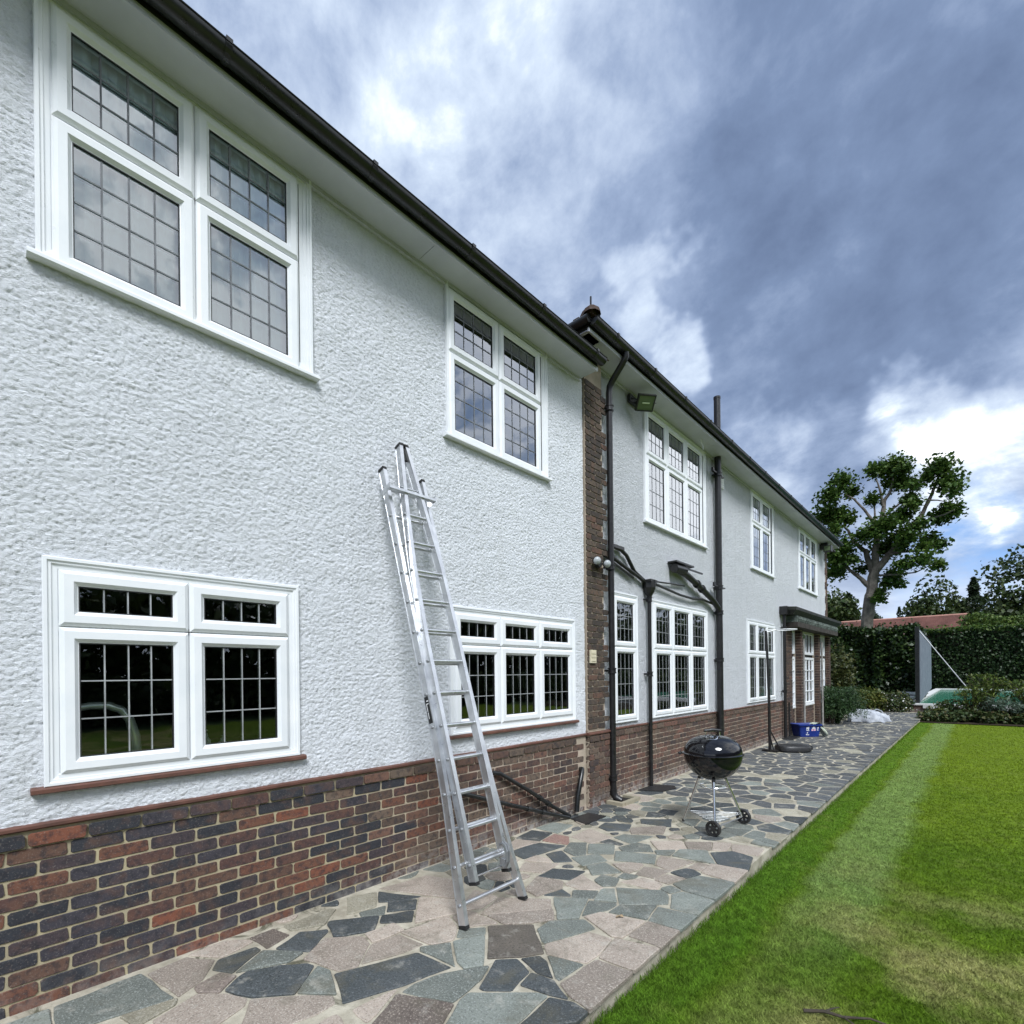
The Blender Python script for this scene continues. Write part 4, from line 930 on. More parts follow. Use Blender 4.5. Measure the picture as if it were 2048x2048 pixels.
# far thin drainpipe by the bay, with box hopper
o4 = pipe('drainpipe', [(-3.47, 13.62, 0), (-3.47, 13.62, 3.15)], .036, [(-3.47, 13.62, 1.15), (-3.47, 13.62, 2.7)])
m = MB(); m.box(-3.55, -3.38, 13.50, 13.74, 3.02, 3.22); m.build('rainwater_hopper', M_iron, house)
m = MB(); m.box(-3.56, -3.535, 13.78, 13.97, .90, 3.05); m.build('white_corner_board', M_upvc, house)
m = MB(); m.tube([(-3.47, 13.98, 0), (-3.47, 13.98, .86)], .02, 8); m.build('waste_pipe', M_iron, house, smooth=True)
# waste pipes low on the plinth
for pts in ([(-3.49, 3.49, .68), (-3.452, 3.56, .665), (-3.44, 4.0, .41), (-3.43, 4.35, .19), (-3.40, 4.63, .03)], [(-3.49, 2.98, .59), (-3.45, 3.05, .565), (-3.44, 3.7, .33), (-3.43, 4.3, .12), (-3.39, 4.60, .02)]):
    m = MB(); m.tube(pts, .0215, 10); o = m.build('waste_pipe', M_black, house, smooth=True)
    for f in (.42, .8):
        a, b = Vector(pts[2]), Vector(pts[3]); c = a + (b - a) * f; m = MB(); m.lathe([(.021, -.02), (.030, -.02), (.030, .02), (.021, .02)], c, 10, tuple(b - a)); m.build('pipe_clip', M_black, o)
m = MB(); m.tube([(-3.49, 4.97, .50), (-3.455, 4.955, .505), (-3.44, 4.93, .48), (-3.42, 4.86, .36), (-3.41, 4.80, .22), (-3.40, 4.76, .05)], .029, 10); m.build('waste_pipe', M_black, house, smooth=True)
# gullies
m = MB(); m.add([(-3.37, 4.60, .012), (-3.12, 4.55, .012), (-3.13, 4.95, .012), (-3.36, 4.93, .012), (-3.37, 4.60, -.01), (-3.12, 4.55, -.01), (-3.13, 4.95, -.01), (-3.36, 4.93, -.01)], [(0, 1, 2, 3), (0, 4, 5, 1), (1, 5, 6, 2), (2, 6, 7, 3), (3, 7, 4, 0)])
m.build('gully_cover', M_tyre, patio)
m = MB(); m.ring(5.47, 5.93, -.01, .03, [(0, 0)], 0); m = MB()
for a in ((-3.45, -3.22, 5.47, 5.53), (-3.45, -3.22, 5.86, 5.92), (-3.27, -3.21, 5.532, 5.858)): m.box(*a, -.01, .035)
m.build('gully_kerb', M_sand, patio); m = MB(); m.box(-3.44, -3.27, 5.533, 5.857, -.01, .007); m.build('gully_grate', M_tyre, patio)
m = MB(); m.prism([(-3.50, 6.36), (-3.38, 6.40), (-3.20, 6.52), (-3.14, 6.80), (-3.22, 6.92), (-3.42, 6.86), (-3.50, 6.84)], -.01, .008); m.build('gully_cover', M_tyre, patio)
m = MB(); m.box(-3.5, -3.25, 13.4, 14.1, -.01, .012); m.build('gully_cover', M_tyre, patio)
# hook on the soffit, white vent near the soil pipe, wall vent on the pier
m = MB(); m.tube([(-3.40, 8.45, 5.56), (-3.39, 8.47, 5.50), (-3.38, 8.50, 5.45), (-3.385, 8.50, 5.40)], .009, 6); m.build('soffit_hook', M_whitep, house)
vt = link('wall_vent', MB().box(-3.468, -3.446, 5.155, 5.275, 1.765, 1.925).mesh('wall_vent', M_cream, WL[house.name]), house)
for i in range(3): m = MB(); m.box(-3.4455, -3.440, 5.167, 5.263, 1.785 + i * .046, 1.815 + i * .046); m.build('vent_louvre', M_cream, vt)
m = MB(); m.box(-3.55, -3.53, 9.62, 9.86, 5.12, 5.36)
for i in range(5): m.box(-3.53, -3.52, 9.64, 9.84, 5.14 + i * .042, 5.16 + i * .042)
m.build('wall_vent', M_whitep, house)

# ---- loggia bay at the far end: piers, recessed windows, roof and frieze
bm_ = MB(); bc = MB()
def pier(y0, y1, x, z0=0, z1=2.72, sidey=True):
    bc.box(-3.62, x - .012, y0 + .005, y1 - .005, z0, z1)
    n = int((z1 - z0) / CP)
    for c in range(n):
        z = z0 + .04 + c * CP; w = y1 - y0
        cuts = [0, w / 2, w] if c % 2 else [0, w * .25, w * .75, w]
        for a, b in zip(cuts[:-1], cuts[1:]): stuff_brick(bm_, x, y0 + (a + b) / 2, z, b - a - .012)
        dd = x + 3.56
        if sidey and dd > .08: stuff_brick(bm_, x - .012 - dd / 2 + .01, y0 - .004, z, dd, rot=True)
pier(14.0, 14.60, -3.535); pier(15.02, 15.22, -3.43); pier(17.14, 17.36, -3.45); pier(18.60, 18.84, -3.46)
for y0_, y1_ in ((14.61, 15.01), (15.23, 17.13), (17.37, 18.59)):
    bc.box(-3.75, -3.60, y0_, y1_, 0, .66)
    for c in range(8):
        y = y0_ + (.0 if c % 2 else -.1)
        while y < y1_ - .05:
            a, b = max(y, y0_), min(y + .2345, y1_)
            if b - a > .04: stuff_brick(bm_, -3.59, (a + b) / 2, .06 + c * CP, b - a - .012)
            y += .2345
bm_.build('bay_brickwork', M_brick3i, house, kind='stuff'); bc.build('bay_core', M_mortar, house)
def bay_window(y0, y1, nv):
    w = link('bay_window', MB().box(-3.64, -3.56, y0, y1, .66, .70).mesh('bay_window', M_upvc, WL[house.name]), house)
    for z0_, z1_, nh in ((.70, 2.02, 4), (2.10, 2.74, 1)):
        s = MB(); s.ring(y0, y1, z0_, z1_, [(0, -.02), (0, .03), (.06, .03), (.07, .01), (.07, -.02)], -3.60); s.build('sash', M_upvc, w)
        p = MB(); p.add([(-3.598, y0 + .06, z0_ + .06), (-3.598, y1 - .06, z0_ + .06), (-3.598, y1 - .06, z1_ - .06), (-3.598, y0 + .06, z1_ - .06)], [(0, 1, 2, 3)]); p.build('pane', M_glass, w)
        for i in range(1, nv): b = MB(); yy_ = y0 + .07 + (y1 - y0 - .14) * i / nv; b.box(-3.597, -3.575, yy_ - .012, yy_ + .012, z0_ + .06, z1_ - .06); b.build('glazing_bar', M_upvc, w)
        for i in range(1, nh): b = MB(); zz_ = z0_ + .07 + (z1_ - z0_ - .14) * i / nh; b.box(-3.597, -3.573, y0 + .06, y1 - .06, zz_ - .012, zz_ + .012); b.build('glazing_bar', M_upvc, w)
bay_window(14.62, 15.0, 1); bay_window(15.80, 17.10, 3); bay_window(17.80, 18.57, 2)
m = MB(); m.box(-3.7, -3.66, 14.0, 18.8, .3, 2.8); m.build('room_lining', M_room, house)
M_tim = varied('dark_bay_timber', (.025, .02, .017), (.06, .052, .045), 5, .8, 0, .3, .5, .004, 30)
m = MB(); m.box(-3.66, -3.26, 14.0, 18.86, 2.74, 2.86); m.build('bay_lintel', M_tim, house)
M_fr = varied('weathered_green_frieze', (.17, .20, .18), (.04, .05, .042), 9, .8, 0, .3, .6, .006, 30)
m = MB(); m.box(-3.66, -3.275, 14.0, 18.9, 2.865, 3.02)
for i in range(26):
    y = 14.05 + i * .185; m.box(-3.275, -3.255, y, y + .11, 2.885, 2.975 + .02 * (i % 2)); m.lathe([(0, -.0), (.035, 0), (.02, .02), (0, .024)], (-3.275 + .018, y + .055, 2.94), 8, (1, 0, 0))
m.build('carved_frieze', M_fr, house)
m = MB()
m.add([(-3.66, 13.70, 3.03), (-3.30, 13.70, 3.03), (-3.30, 19.0, 3.03), (-3.66, 19.0, 3.03), (-3.66, 13.62, 3.13), (-3.20, 13.62, 3.13), (-3.20, 19.15, 3.13), (-3.66, 19.15, 3.13), (-3.66, 13.62, 3.24), (-3.20, 13.62, 3.20), (-3.20, 19.15, 3.20), (-3.66, 19.15, 3.24)],
      [(0, 3, 2, 1)] + [(i, (i + 1) % 4, 4 + (i + 1) % 4, 4 + i) for i in range(4)] + [(4 + i, 4 + (i + 1) % 4, 8 + (i + 1) % 4, 8 + i) for i in range(4)] + [(8, 9, 10, 11)])
m.build('bay_roof', M_fascia, house)
M_wpost = varied('weathered_pale_timber', (.34, .33, .31), (.18, .17, .16), 8, .85, 0, .2, .5, .004, 40)
for y_, z_ in ((15.27, 2.5), (17.42, 2.5)): m = MB(); m.tube([(-3.42, y_, 0), (-3.425, y_ + .01, z_ * .5), (-3.43, y_ + .02, z_)], [.03, .026, .022], 8); m.build('trellis_post', M_wpost, house, smooth=True)
# ================================================================== THINGS
# ---- ladder
lad = empty('ladder', (-2.44, 2.45, 0), 'aluminium double ladder with pointed top leaning on the white wall', 'ladder')
SL = .295
def lx(z, off): return -2.44 + off - SL * z
al = Vector((-SL, 0, 1)).normalized(); out = Vector((1, 0, SL)).normalized()
def stile(pts, off, name='stile'):
    m = MB()
    ps = [Vector((lx(z, off), y, z)) for z, y in pts]; wv = Vector((0, .026, 0)); hv = out * .062
    vs = []
    for p in ps: vs += [p - wv / 2 - hv / 2, p + wv / 2 - hv / 2, p + wv / 2 + hv / 2, p - wv / 2 + hv / 2]
    n = len(ps); m.add(vs, [(i * 4 + k, i * 4 + (k + 1) % 4, i * 4 + 4 + (k + 1) % 4, i * 4 + 4 + k) for i in range(n - 1) for k in range(4)] + [(3, 2, 1, 0), tuple(4 * (n - 1) + k for k in range(4))])
    # raised outer lips give the channel its edges
    for s_ in (-1, 1):
        for a, b in zip(ps[:-1], ps[1:]): m.beam(a + out * (.0305 * s_), b + out * (.0305 * s_), (0, .031, 0), out * .006)
    o = m.build(name, M_alu, lad)
    for a, b, end in ((ps[0], ps[1], 0), (ps[-1], ps[-2], 1)):
        d = (a - b).normalized(); c = MB(); c.beam(a - d * .004, a + d * .018, (0, .034, 0), out * .070); c.build('rubber_foot' if not end else 'end_cap', M_aluend, o)
    return o
def interp(pts, z):
    pts = sorted(pts)
    for (z0_, y0_), (z1_, y1_) in zip(pts[:-1], pts[1:]):
        if z <= z1_: return y0_ + (y1_ - y0_) * (z - z0_) / (z1_ - z0_)
    return pts[-1][1]
s1l = [(.022, 2.170), (.35, 2.192), (.8, 2.224), (1.25, 2.238), (2.4, 2.226), (3.235, 2.220)]
s1r = [(.022, 2.740), (.35, 2.700), (.8, 2.660), (1.25, 2.636), (2.4, 2.605), (3.235, 2.590)]
s2l = [(.27, 2.268), (1.0, 2.262), (1.9, 2.255), (2.45, 2.272), (2.95, 2.315), (3.47, 2.376)]
s2r = [(.27, 2.578), (1.0, 2.572), (1.9, 2.560), (2.45, 2.540), (2.95, 2.490), (3.47, 2.432)]
for p, o_ in ((s1l, 0), (s1r, 0), (s2l, .068), (s2r, .068)): stile(p, o_)
def rung(z, a, b, off, r=.014):
    y0_, y1_ = interp(a, z), interp(b, z); x = lx(z, off)
    m = MB(); m.tube([(x, y0_ - .014, z), (x, y1_ + .014, z)], r, 12); o = m.build('rung', M_alu, lad, smooth=True)
    bo = MB(); bo.lathe([(0, -.022), (.010, -.020), (.012, -.014), (.012, .0)], (x, y0_ - .002, z), 10, (0, 1, 0)); bo.lathe([(0, .022), (.010, .020), (.012, .014), (.012, .0)], (x, y1_ + .002, z), 10, (0, 1, 0)); bo.build('rivet', M_steel, o)
for i in range(14): rung(.14 + .2265 * i, s1l, s1r, 0)
for i in range(13): rung(.375 + .2275 * i, s2l, s2r, .068)
m = MB(); m.tube([(lx(.30, .068), 2.275, .30), (lx(.30, .068), 2.57, .30)], .006, 8); m.build('tie_rod', M_chrome, lad, smooth=True)
m = MB(); y0_, y1_ = 2.19, 2.60; x = lx(3.06, .115)
m.box(x - .006, x + .006, y0_ - .02, y1_ + .01, 3.05, 3.068); m.beam((x, y0_ - .015, 3.07), (x - .10, y0_ - .015, 3.03), (0, .004, 0), (0, 0, .05)); m.beam((x, y1_ + .005, 3.07), (x - .10, y1_ + .005, 3.03), (0, .004, 0), (0, 0, .05)); m.box(x - .045, x, y0_ - .02, y1_ + .01, 3.048, 3.052)
m.build('stay_bracket', M_alu, lad)
m = MB(); m.lathe([(0, -.016), (.026, -.016), (.030, 0), (.026, .016), (0, .016)], (lx(3.49, .068) + .0, 2.404, 3.485), 14, (0, 1, 0)); m.beam((lx(3.36, .068), 2.404, 3.36), (lx(3.49, .068), 2.404, 3.49), (0, .05, 0), out * .02); m.build('top_roller', M_aluend, lad)
x = lx(.36, .09); m = MB()
for r0, yy_ in ((.045, 2.545), (.045, 2.565)): m.tube([(x - .03, yy_, .44), (x, yy_, .462), (x + .03, yy_, .45), (x + .045, yy_, .41), (x + .045, yy_, .34), (x + .02, yy_, .29)], .008, 8)
m.box(x - .02, x + .03, 2.538, 2.572, .30, .35); m.build('rung_hook', M_steel, lad, smooth=False)
st = MB(); za_, zb_ = 1.30, 1.485
for z0_, z1_ in ((za_, zb_),): st.beam((lx(z0_, -.004), interp(s1l, z0_) - .0150, z0_), (lx(z1_, -.004), interp(s1l, z1_) - .0150, z1_), (0, .001, 0), out * .040)
sk = st.build('sticker', M_aluend, lad)
st = MB()
for z0_, z1_, o_, w in ((1.33, 1.375, -.012, .006), (1.38, 1.43, -.012, .006), (1.432, 1.438, 0, .026), (1.452, 1.46, .004, .02)): st.beam((lx(z0_, o_), interp(s1l, z0_) - .0160, z0_), (lx(z1_, o_), interp(s1l, z1_) - .0160, z1_), (0, .0008, 0), out * w)
st.build('sticker_print', M_whitep, sk)

# ---- kettle barbecue
kc = Vector((-2.07, 5.37, 0)); bbq = empty('kettle_barbecue', kc, 'black domed kettle barbecue on three steel legs and two wheels', 'barbecue')
RZ = .775; RR = .293
def P3(x, y, z): return kc + Vector((x, y, z))
m = MB(); m.lathe([(RR * math.cos(a), RZ - .275 * math.sin(a)) for a in np.linspace(0, math.pi / 2 * .985, 18)] + [(0, RZ - .275)], kc, 48); bowl = m.build('bowl', M_enamel, bbq, smooth=True)
m = MB(); m.lathe([(RR - .006, RZ - .004), (RR + .012, RZ - .002), (RR + .014, RZ + .006), (RR + .004, RZ + .012), (RR - .004, RZ + .016)], kc, 48); m.build('rim', M_enamel, bbq, smooth=True)
m = MB(); m.lathe([((RR - .002) * (math.cos(a) ** .80), RZ + .016 + .178 * math.sin(a)) for a in np.linspace(0, math.pi / 2 * .985, 18)] + [(0, RZ + .194)], kc, 48); lid = m.build('lid', M_enamel, bbq, smooth=True)
dr = Vector((math.cos(R(42)), math.sin(R(42)), 0))
m = MB(); a0, a1 = -dr * .075, dr * .075
m.tube([P3(*a0, ) if False else kc + a0 + Vector((0, 0, RZ + .185)), kc + a0 + Vector((0, 0, RZ + .235)), kc + a1 + Vector((0, 0, RZ + .235)), kc + a1 + Vector((0, 0, RZ + .185))], .007, 8)
m.build('handle_bracket', M_chrome, lid, smooth=True)
m = MB(); m.tube([kc - dr * .088 + Vector((0, 0, RZ + .243)), kc + Vector((0, 0, RZ + .252)), kc + dr * .088 + Vector((0, 0, RZ + .243))], [.014, .018, .014], 10); m.build('lid_handle', M_tyre, lid, smooth=True)
pf = Vector((math.cos(R(-72)), math.sin(R(-72)), 0)); pc_ = kc + pf * .12 + Vector((0, 0, RZ + .176)); nrm_ = (Vector((pf.x * .42, pf.y * .42, 1))).normalized()
m = MB(); m.lathe([(.058, 0), (.060, .010), (.050, .014), (.048, .004)], pc_, 24, nrm_); m.lathe([(0, .010), (.020, .010), (.018, .022), (0, .024)], pc_, 12, nrm_); m.build('vent_damper', M_chrome, lid, smooth=True)
sd2 = Vector((math.cos(R(205)), math.sin(R(205)), 0))
m = MB(); q = kc + sd2 * (RR + .035) + Vector((0, 0, RZ - .005)); tt = Vector((-sd2.y, sd2.x, 0)); m.tube([q - tt * .05, q + sd2 * .012, q + tt * .05], .012, 8); m.beam(kc + sd2 * RR + Vector((0, 0, RZ)), q, (0, 0, .02), tt * .03); m.build('side_handle', M_tyre, bbq)
# legs
w1 = Vector((-1.945, 5.085, .0)); w2 = Vector((-1.875, 5.655, .0)); l3 = Vector((-2.39, 5.345, 0))
WR = .078
for tgt, top_r, zend in ((w1, .17, .075), (w2, .17, .075), (l3, .17, 0)):
    d = (tgt - kc); d.z = 0; top = kc + d.normalized() * .135 + Vector((0, 0, RZ - .243)); e = Vector((tgt.x, tgt.y, zend + .01))
    m = MB(); m.tube([top, e], .0125, 12); lg = m.build('leg', M_chrome, bbq, smooth=True)
    m = MB(); m.tube([top + (top - e).normalized() * .02, top - (top - e).normalized() * .035], .017, 10); m.build('leg_socket', M_tyre, lg)
    if zend == 0: m = MB(); m.tube([e + Vector((0, 0, .02)), e - Vector((0, 0, .01))], .015, 10); m.build('leg_cap', M_tyre, lg)
axd = (w2 - w1).normalized()
m = MB(); m.tube([w1 + Vector((0, 0, WR)), w2 + Vector((0, 0, WR))], .006, 8); m.build('axle', M_steel, bbq, smooth=True)
for w_, s_ in ((w1, -1), (w2, 1)):
    c = w_ + Vector((0, 0, WR)) + axd * (.035 * s_)
    m = MB(); m.lathe([(WR - .016, -.019), (WR - .004, -.019), (WR, -.012), (WR, .012), (WR - .004, .019), (WR - .016, .019), (WR - .016, -.019)], c, 36, axd); wh = m.build('wheel', M_tyre, bbq, smooth=True)
    m = MB(); m.lathe([(0, -.012), (.018, -.012), (.020, .0), (.018, .012), (0, .012)], c, 16, axd); m.lathe([(.05, -.008), (WR - .014, -.008), (WR - .014, .008), (.05, .008), (.05, -.008)], c, 28, axd)
    u = axd.orthogonal().normalized(); v = axd.cross(u)
    for k in range(6): an = k * math.pi / 3; d = u * math.cos(an) + v * math.sin(an); m.beam(c + d * .012, c + d * .055, axd * .012, axd.cross(d) * .022)
    m.build('wheel_hub', M_tyre, wh)
m = MB(); pts = [kc + Vector((.135 * math.cos(a), .135 * math.sin(a), .435)) for a in np.linspace(0, 2 * math.pi, 25)]; m.tube(pts, .005, 6); m.build('ash_ring', M_chrome, bbq, smooth=True)
m = MB(); tri = [l3 + (kc - l3) * .22 + Vector((0, 0, .13)), w1 + Vector((0, 0, .12)), w2 + Vector((0, 0, .12))]
for a, b in ((0, 1), (1, 2), (2, 0)): m.tube([tri[a], tri[b]], .004, 6)
for f in np.linspace(.12, .88, 7): m.tube([tri[0] + (tri[1] - tri[0]) * f, tri[2] + (tri[1] - tri[2]) * f], .0025, 5)
m.build('wire_shelf', M_steel, bbq, smooth=True)
m = MB(); m.lathe([(.012, RZ - .36), (.014, RZ - .28), (.05, RZ - .27)], kc, 12); m.beam(kc + Vector((0, 0, RZ - .35)), kc + dr * .09 + Vector((0, 0, RZ - .345)), (0, 0, .01), (.015, -.015, 0)); m.build('damper_stem', M_steel, bowl)

# ---- netball stand
ns = empty('netball_stand', (-3.2, 11.2, 0), 'tall black netball post with white ring and weighted base', 'netball stand')
m = MB(); m.tube([(-3.14, 11.18, .03), (-3.15, 11.18, 1.2), (-3.18, 11.16, 2.40), (-3.19, 11.16, 2.47)], [.030, .027, .024, .022], 12); m.build('post', M_iron, ns, smooth=True)
m = MB(); m.tube([(-3.15, 11.19, .46), (-2.98, 11.32, .03)], .014, 8); m.tube([(-3.15, 11.15, .40), (-3.07, 11.18, .03)], .014, 8); m.build('strut', M_iron, ns, smooth=True)
m = MB(); m.box(-3.27, -2.98, 11.10, 11.26, .0, .035); m.build('foot_plate', M_iron, ns)
bd_ = MB(); cx, cy = -2.80, 11.52
dirx = Vector((.76, .65, 0)).normalized(); diry = Vector((-dirx.y, dirx.x, 0)); vs = []
prof = [(.90, 0), (1.0, .02), (1.0, .085), (.93, .115), (.80, .125), (0.0, .14)]
n = 28
for k_, h in prof:
    for i in range(n):
        a = 2 * math.pi * i / n; ca, sa = math.cos(a), math.sin(a); rr = (abs(ca) ** 3 + abs(sa) ** 3) ** (-1 / 3)
        p = Vector((cx, cy, h)) + dirx * (.33 * k_ * rr * ca) + diry * (.24 * k_ * rr * sa); vs.append(p)
bd_.add(vs, [(j * n + i, j * n + (i + 1) % n, (j + 1) * n + (i + 1) % n, (j + 1) * n + i) for j in range(len(prof) - 1) for i in range(n)]); bd_.build('base_tank', M_tyre, ns, smooth=True)
m = MB(); c = Vector((cx, cy, .06)) + dirx * .34
m.lathe([(0, -.03), (.05, -.03), (.055, 0), (.05, .03), (0, .03)], c, 14, diry); m.build('transport_wheel', M_tyre, ns)
rd = Vector((.735, .678, 0)).normalized()
m = MB(); rc_ = Vector((-3.18, 11.17, 2.49)) + rd * .40; m.tube([rc_ + Vector((.20 * math.cos(a), .20 * math.sin(a), 0)) for a in np.linspace(0, 2 * math.pi, 33)], .009, 8); m.tube([(-3.19, 11.16, 2.44), tuple(rc_ - rd * .2)], .013, 8); m.tube([(-3.185, 11.165, 2.50), tuple(rc_ - rd * .2)], .010, 8); m.build('ring', M_whitep, ns, smooth=True)

# ---- blue recycling box with cloth
M_blue = varied('blue_plastic', (.006, .020, .15), (.010, .032, .20), 6, .4, 0, .4)
a0 = Vector((-3.25, 14.03, 0)); a1 = Vector((-2.86, 14.42, 0)); ux = (a1 - a0).normalized(); uy = Vector((-ux.y, ux.x, 0)); LW = (a1 - a0).length; WW = .40
rb = empty('recycling_box', a0 + ux * LW / 2 + uy * WW / 2, 'open blue plastic recycling box with white printed marks', 'recycling box')
m = MB(); vs = []
def bp(u, v, z): return a0 + ux * u + uy * v + Vector((0, 0, z))
loops = []
for ins, z in ((.03, 0), (.03, .01), (-.005, .27), (-.03, .275), (-.03, .31), (-.015, .31), (.008, .275), (.045, .015)):
    r_c = .05; lp = []
    for (cu, cv, a_) in ((ins + r_c, ins + r_c, 180), (LW - ins - r_c, ins + r_c, 270), (LW - ins - r_c, WW - ins - r_c, 0), (ins + r_c, WW - ins - r_c, 90)):
        for k in range(5): an = R(a_ + k * 22.5); lp.append(bp(cu + r_c * math.cos(an), cv + r_c * math.sin(an), z))
    loops.append(lp)
n = len(loops[0])
for lp in loops: vs += lp
m.add(vs, [(j * n + i, j * n + (i + 1) % n, (j + 1) * n + (i + 1) % n, (j + 1) * n + i) for j in range(len(loops) - 1) for i in range(n)] + [tuple(range(n)), tuple((len(loops) - 1) * n + i for i in range(n))])
m.build('tub', M_blue, rb, smooth=True)
def decal(u0, u1, z0, z1, mat, nm):
    k = lambda z: .03 - .035 * z / .27 - .002
    m = MB(); m.add([bp(u0, k(z0), z0), bp(u1, k(z0), z0), bp(u1, k(z1), z1), bp(u0, k(z1), z1)], [(0, 1, 2, 3)]); return m.build(nm, mat, rb)
M_pink = principled('pink_print', (.75, .45, .55), .6)
for a in ((.17, .20, .19, .24), (.21, .235, .175, .25), (.185, .245, .15, .165), (.17, .19, .16, .18), (.19, .215, .085, .115), (.17, .25, .045, .06), (.17, .182, .06, .075)): decal(*a, M_whitep, 'printed_mark')
for a in ((.31, .40, .20, .225), (.33, .38, .23, .25)): decal(*a, M_whitep, 'printed_mark')
for a in ((.30, .35, .15, .19), (.36, .41, .15, .19)): decal(*a, M_pink, 'printed_mark')
for a in ((.44, .48, .16, .175), (.44, .45, .175, .235), (.46, .48, .20, .24)): decal(*a, M_whitep, 'printed_mark')
M_cloth = varied('pale_yellow_cloth', (.52, .54, .40), (.30, .36, .34), 14, .9, 0, .1)
m = MB(); NU, NV = 14, 16; vs = []
for i in range(NU):
    for j in range(NV):
        u = i / (NU - 1); v = j / (NV - 1); w = (u - .5) * .26
        if v < .25: p = bp(LW - .10 + v * .5, .02 + .2 + w, .30 + .025 * math.sin(v * 9))
        else:
            q_ = (v - .25) / .75; p = bp(LW + .035 + q_ * .10 + .03 * math.sin(u * 11 + q_ * 4), -.03 + .2 + w - .10 * q_ + .03 * math.sin(q_ * 6 + u * 5), .31 - .30 * q_ + .012 * math.sin(u * 20))
        vs.append(p + Vector((0, 0, .01 * math.sin(u * 17 + v * 8))))
m.add(vs, [(i * NV + j, i * NV + j + 1, (i + 1) * NV + j + 1, (i + 1) * NV + j) for i in range(NU - 1) for j in range(NV - 1)])
m.build('dust_sheet', M_cloth, smooth=True, label='crumpled pale yellow cloth hanging over the blue box end', cat='cloth')

# ---- white rubble bag
M_bag = varied('white_woven_bag', (.50, .52, .56), (.28, .30, .34), 6, .6, 0, .3, .6, .01, 25)
r0 = np.random.default_rng(5); m = MB(); n1_, n2_ = 40, 16; vs = []; bc_ = Vector((-2.57, 19.6, 0)); e1 = Vector((.80, .60, 0)); e2 = Vector((-.60, .80, 0))
for j in range(n2_):
    ph = math.pi / 2 * j / (n2_ - 1)
    for i in range(n1_):
        a = 2 * math.pi * i / n1_; f = 1 + .09 * math.sin(5 * a + 3) + .06 * math.sin(9 * a + j * .4)
        rx, ry = .62 * f * math.cos(ph) ** .75, .40 * f * math.cos(ph) ** .75
        h = .35 * math.sin(ph) ** 1.1 * (1 - .25 * math.cos(a) * math.cos(ph)) + .05 * math.sin(7 * a + 6 * ph) * math.cos(ph) + .045 * abs(math.sin(3 * a - 9 * ph))
        vs.append(bc_ + e1 * (rx * math.cos(a) - .10 * math.sin(ph)) + e2 * ry * math.sin(a) + Vector((0, 0, max(0.0, h * (0.2 + .8 * min(1, ph * 3))))))
m.add(vs, [(j * n1_ + i, j * n1_ + (i + 1) % n1_, (j + 1) * n1_ + (i + 1) % n1_, (j + 1) * n1_ + i) for j in range(n2_ - 1) for i in range(n1_)] + [tuple((n2_ - 1) * n1_ + i for i in range(n1_))])
bag = m.build('rubble_bag', M_bag, smooth=True, label='slumped white rubble bag on the paving by the bushes', cat='bag')
for da in (.6, -.5): m = MB(); q = bc_ + e1 * .25 * da + Vector((0, 0, .34)); m.tube([q, q + e1 * .08 + Vector((0, 0, .05)), q + e1 * .2 + e2 * -.05 + Vector((0, 0, .0)), q + e1 * .24 + e2 * -.12 + Vector((0, 0, -.12))], .018, 6); m.build('bag_handle', M_bag, bag, smooth=True)

# ---- lamps
fl = empty('floodlight', (-3.40, 6.38, 5.50), 'black box floodlight with greenish glass under the eaves above window', 'floodlight')
fd = Vector((.55, -.45, -.70)).normalized(); fu = fd.orthogonal(); fu = (Vector((0, 0, 1)) - fd * fd.z).normalized(); fr_ = fd.cross(fu)
fc = Vector((-3.32, 6.36, 5.345))
def fp(a, b, c): return fc + fr_ * a + fu * b + fd * c
m = MB(); vs = [fp(s1 * a, s2 * b, c) for a, b, c in ((.07, .05, -.10), (.125, .105, -.02), (.125, .105, .03)) for s1, s2 in ((-1, -1), (1, -1), (1, 1), (-1, 1))]
m.add(vs, [(3, 2, 1, 0)] + [(j * 4 + i, j * 4 + (i + 1) % 4, j * 4 + 4 + (i + 1) % 4, j * 4 + 4 + i) for j in (0, 1) for i in range(4)]); m.add([fp(s1 * a, s2 * b, c) for a, b, c in ((.125, .105, .03), (.108, .088, .032), (.108, .088, .022)) for s1, s2 in ((-1, -1), (1, -1), (1, 1), (-1, 1))], [(j * 4 + i, j * 4 + (i + 1) % 4, j * 4 + 4 + (i + 1) % 4, j * 4 + 4 + i) for j in (0, 1) for i in range(4)]); m.build('housing', M_tyre, fl)
M_flg = principled('floodlight_glass', (.12, .16, .09), .12, 0, .6)
m = MB(); m.add([fp(-.108, -.088, .024), fp(.108, -.088, .024), fp(.108, .088, .024), fp(-.108, .088, .024)], [(0, 1, 2, 3)]); m.build('lamp_glass', M_flg, fl)
M_led = principled('lamp_tube', (.5, .6, .35), .3)
m = MB(); m.tube([fp(-.05, .0, .027), fp(.05, .0, .027)], .008, 8); m.build('lamp_tube', M_led, fl)
m = MB(); m.beam(fp(-.15, 0, 0), (-3.50, 6.30, 5.45), (0, .03, 0), (0, 0, .01)); m.beam(fp(.13, 0, 0), (-3.52, 6.45, 5.45), (0, .03, 0), (0, 0, .01)); m.box(-3.54, -3.50, 6.26, 6.50, 5.40, 5.50); m.build('bracket', M_tyre, fl)
sp_ = empty('security_spotlights', (-3.44, 5.33, 3.0), 'pair of round white security spotlights on the brick pier', 'security light')
m = MB(); m.lathe([(0, .0), (.05, .0), (.045, .05), (0, .055)], (-3.462, 5.33, 2.99), 14, (1, 0, 0)); m.build('base_plate', M_tyre, sp_)
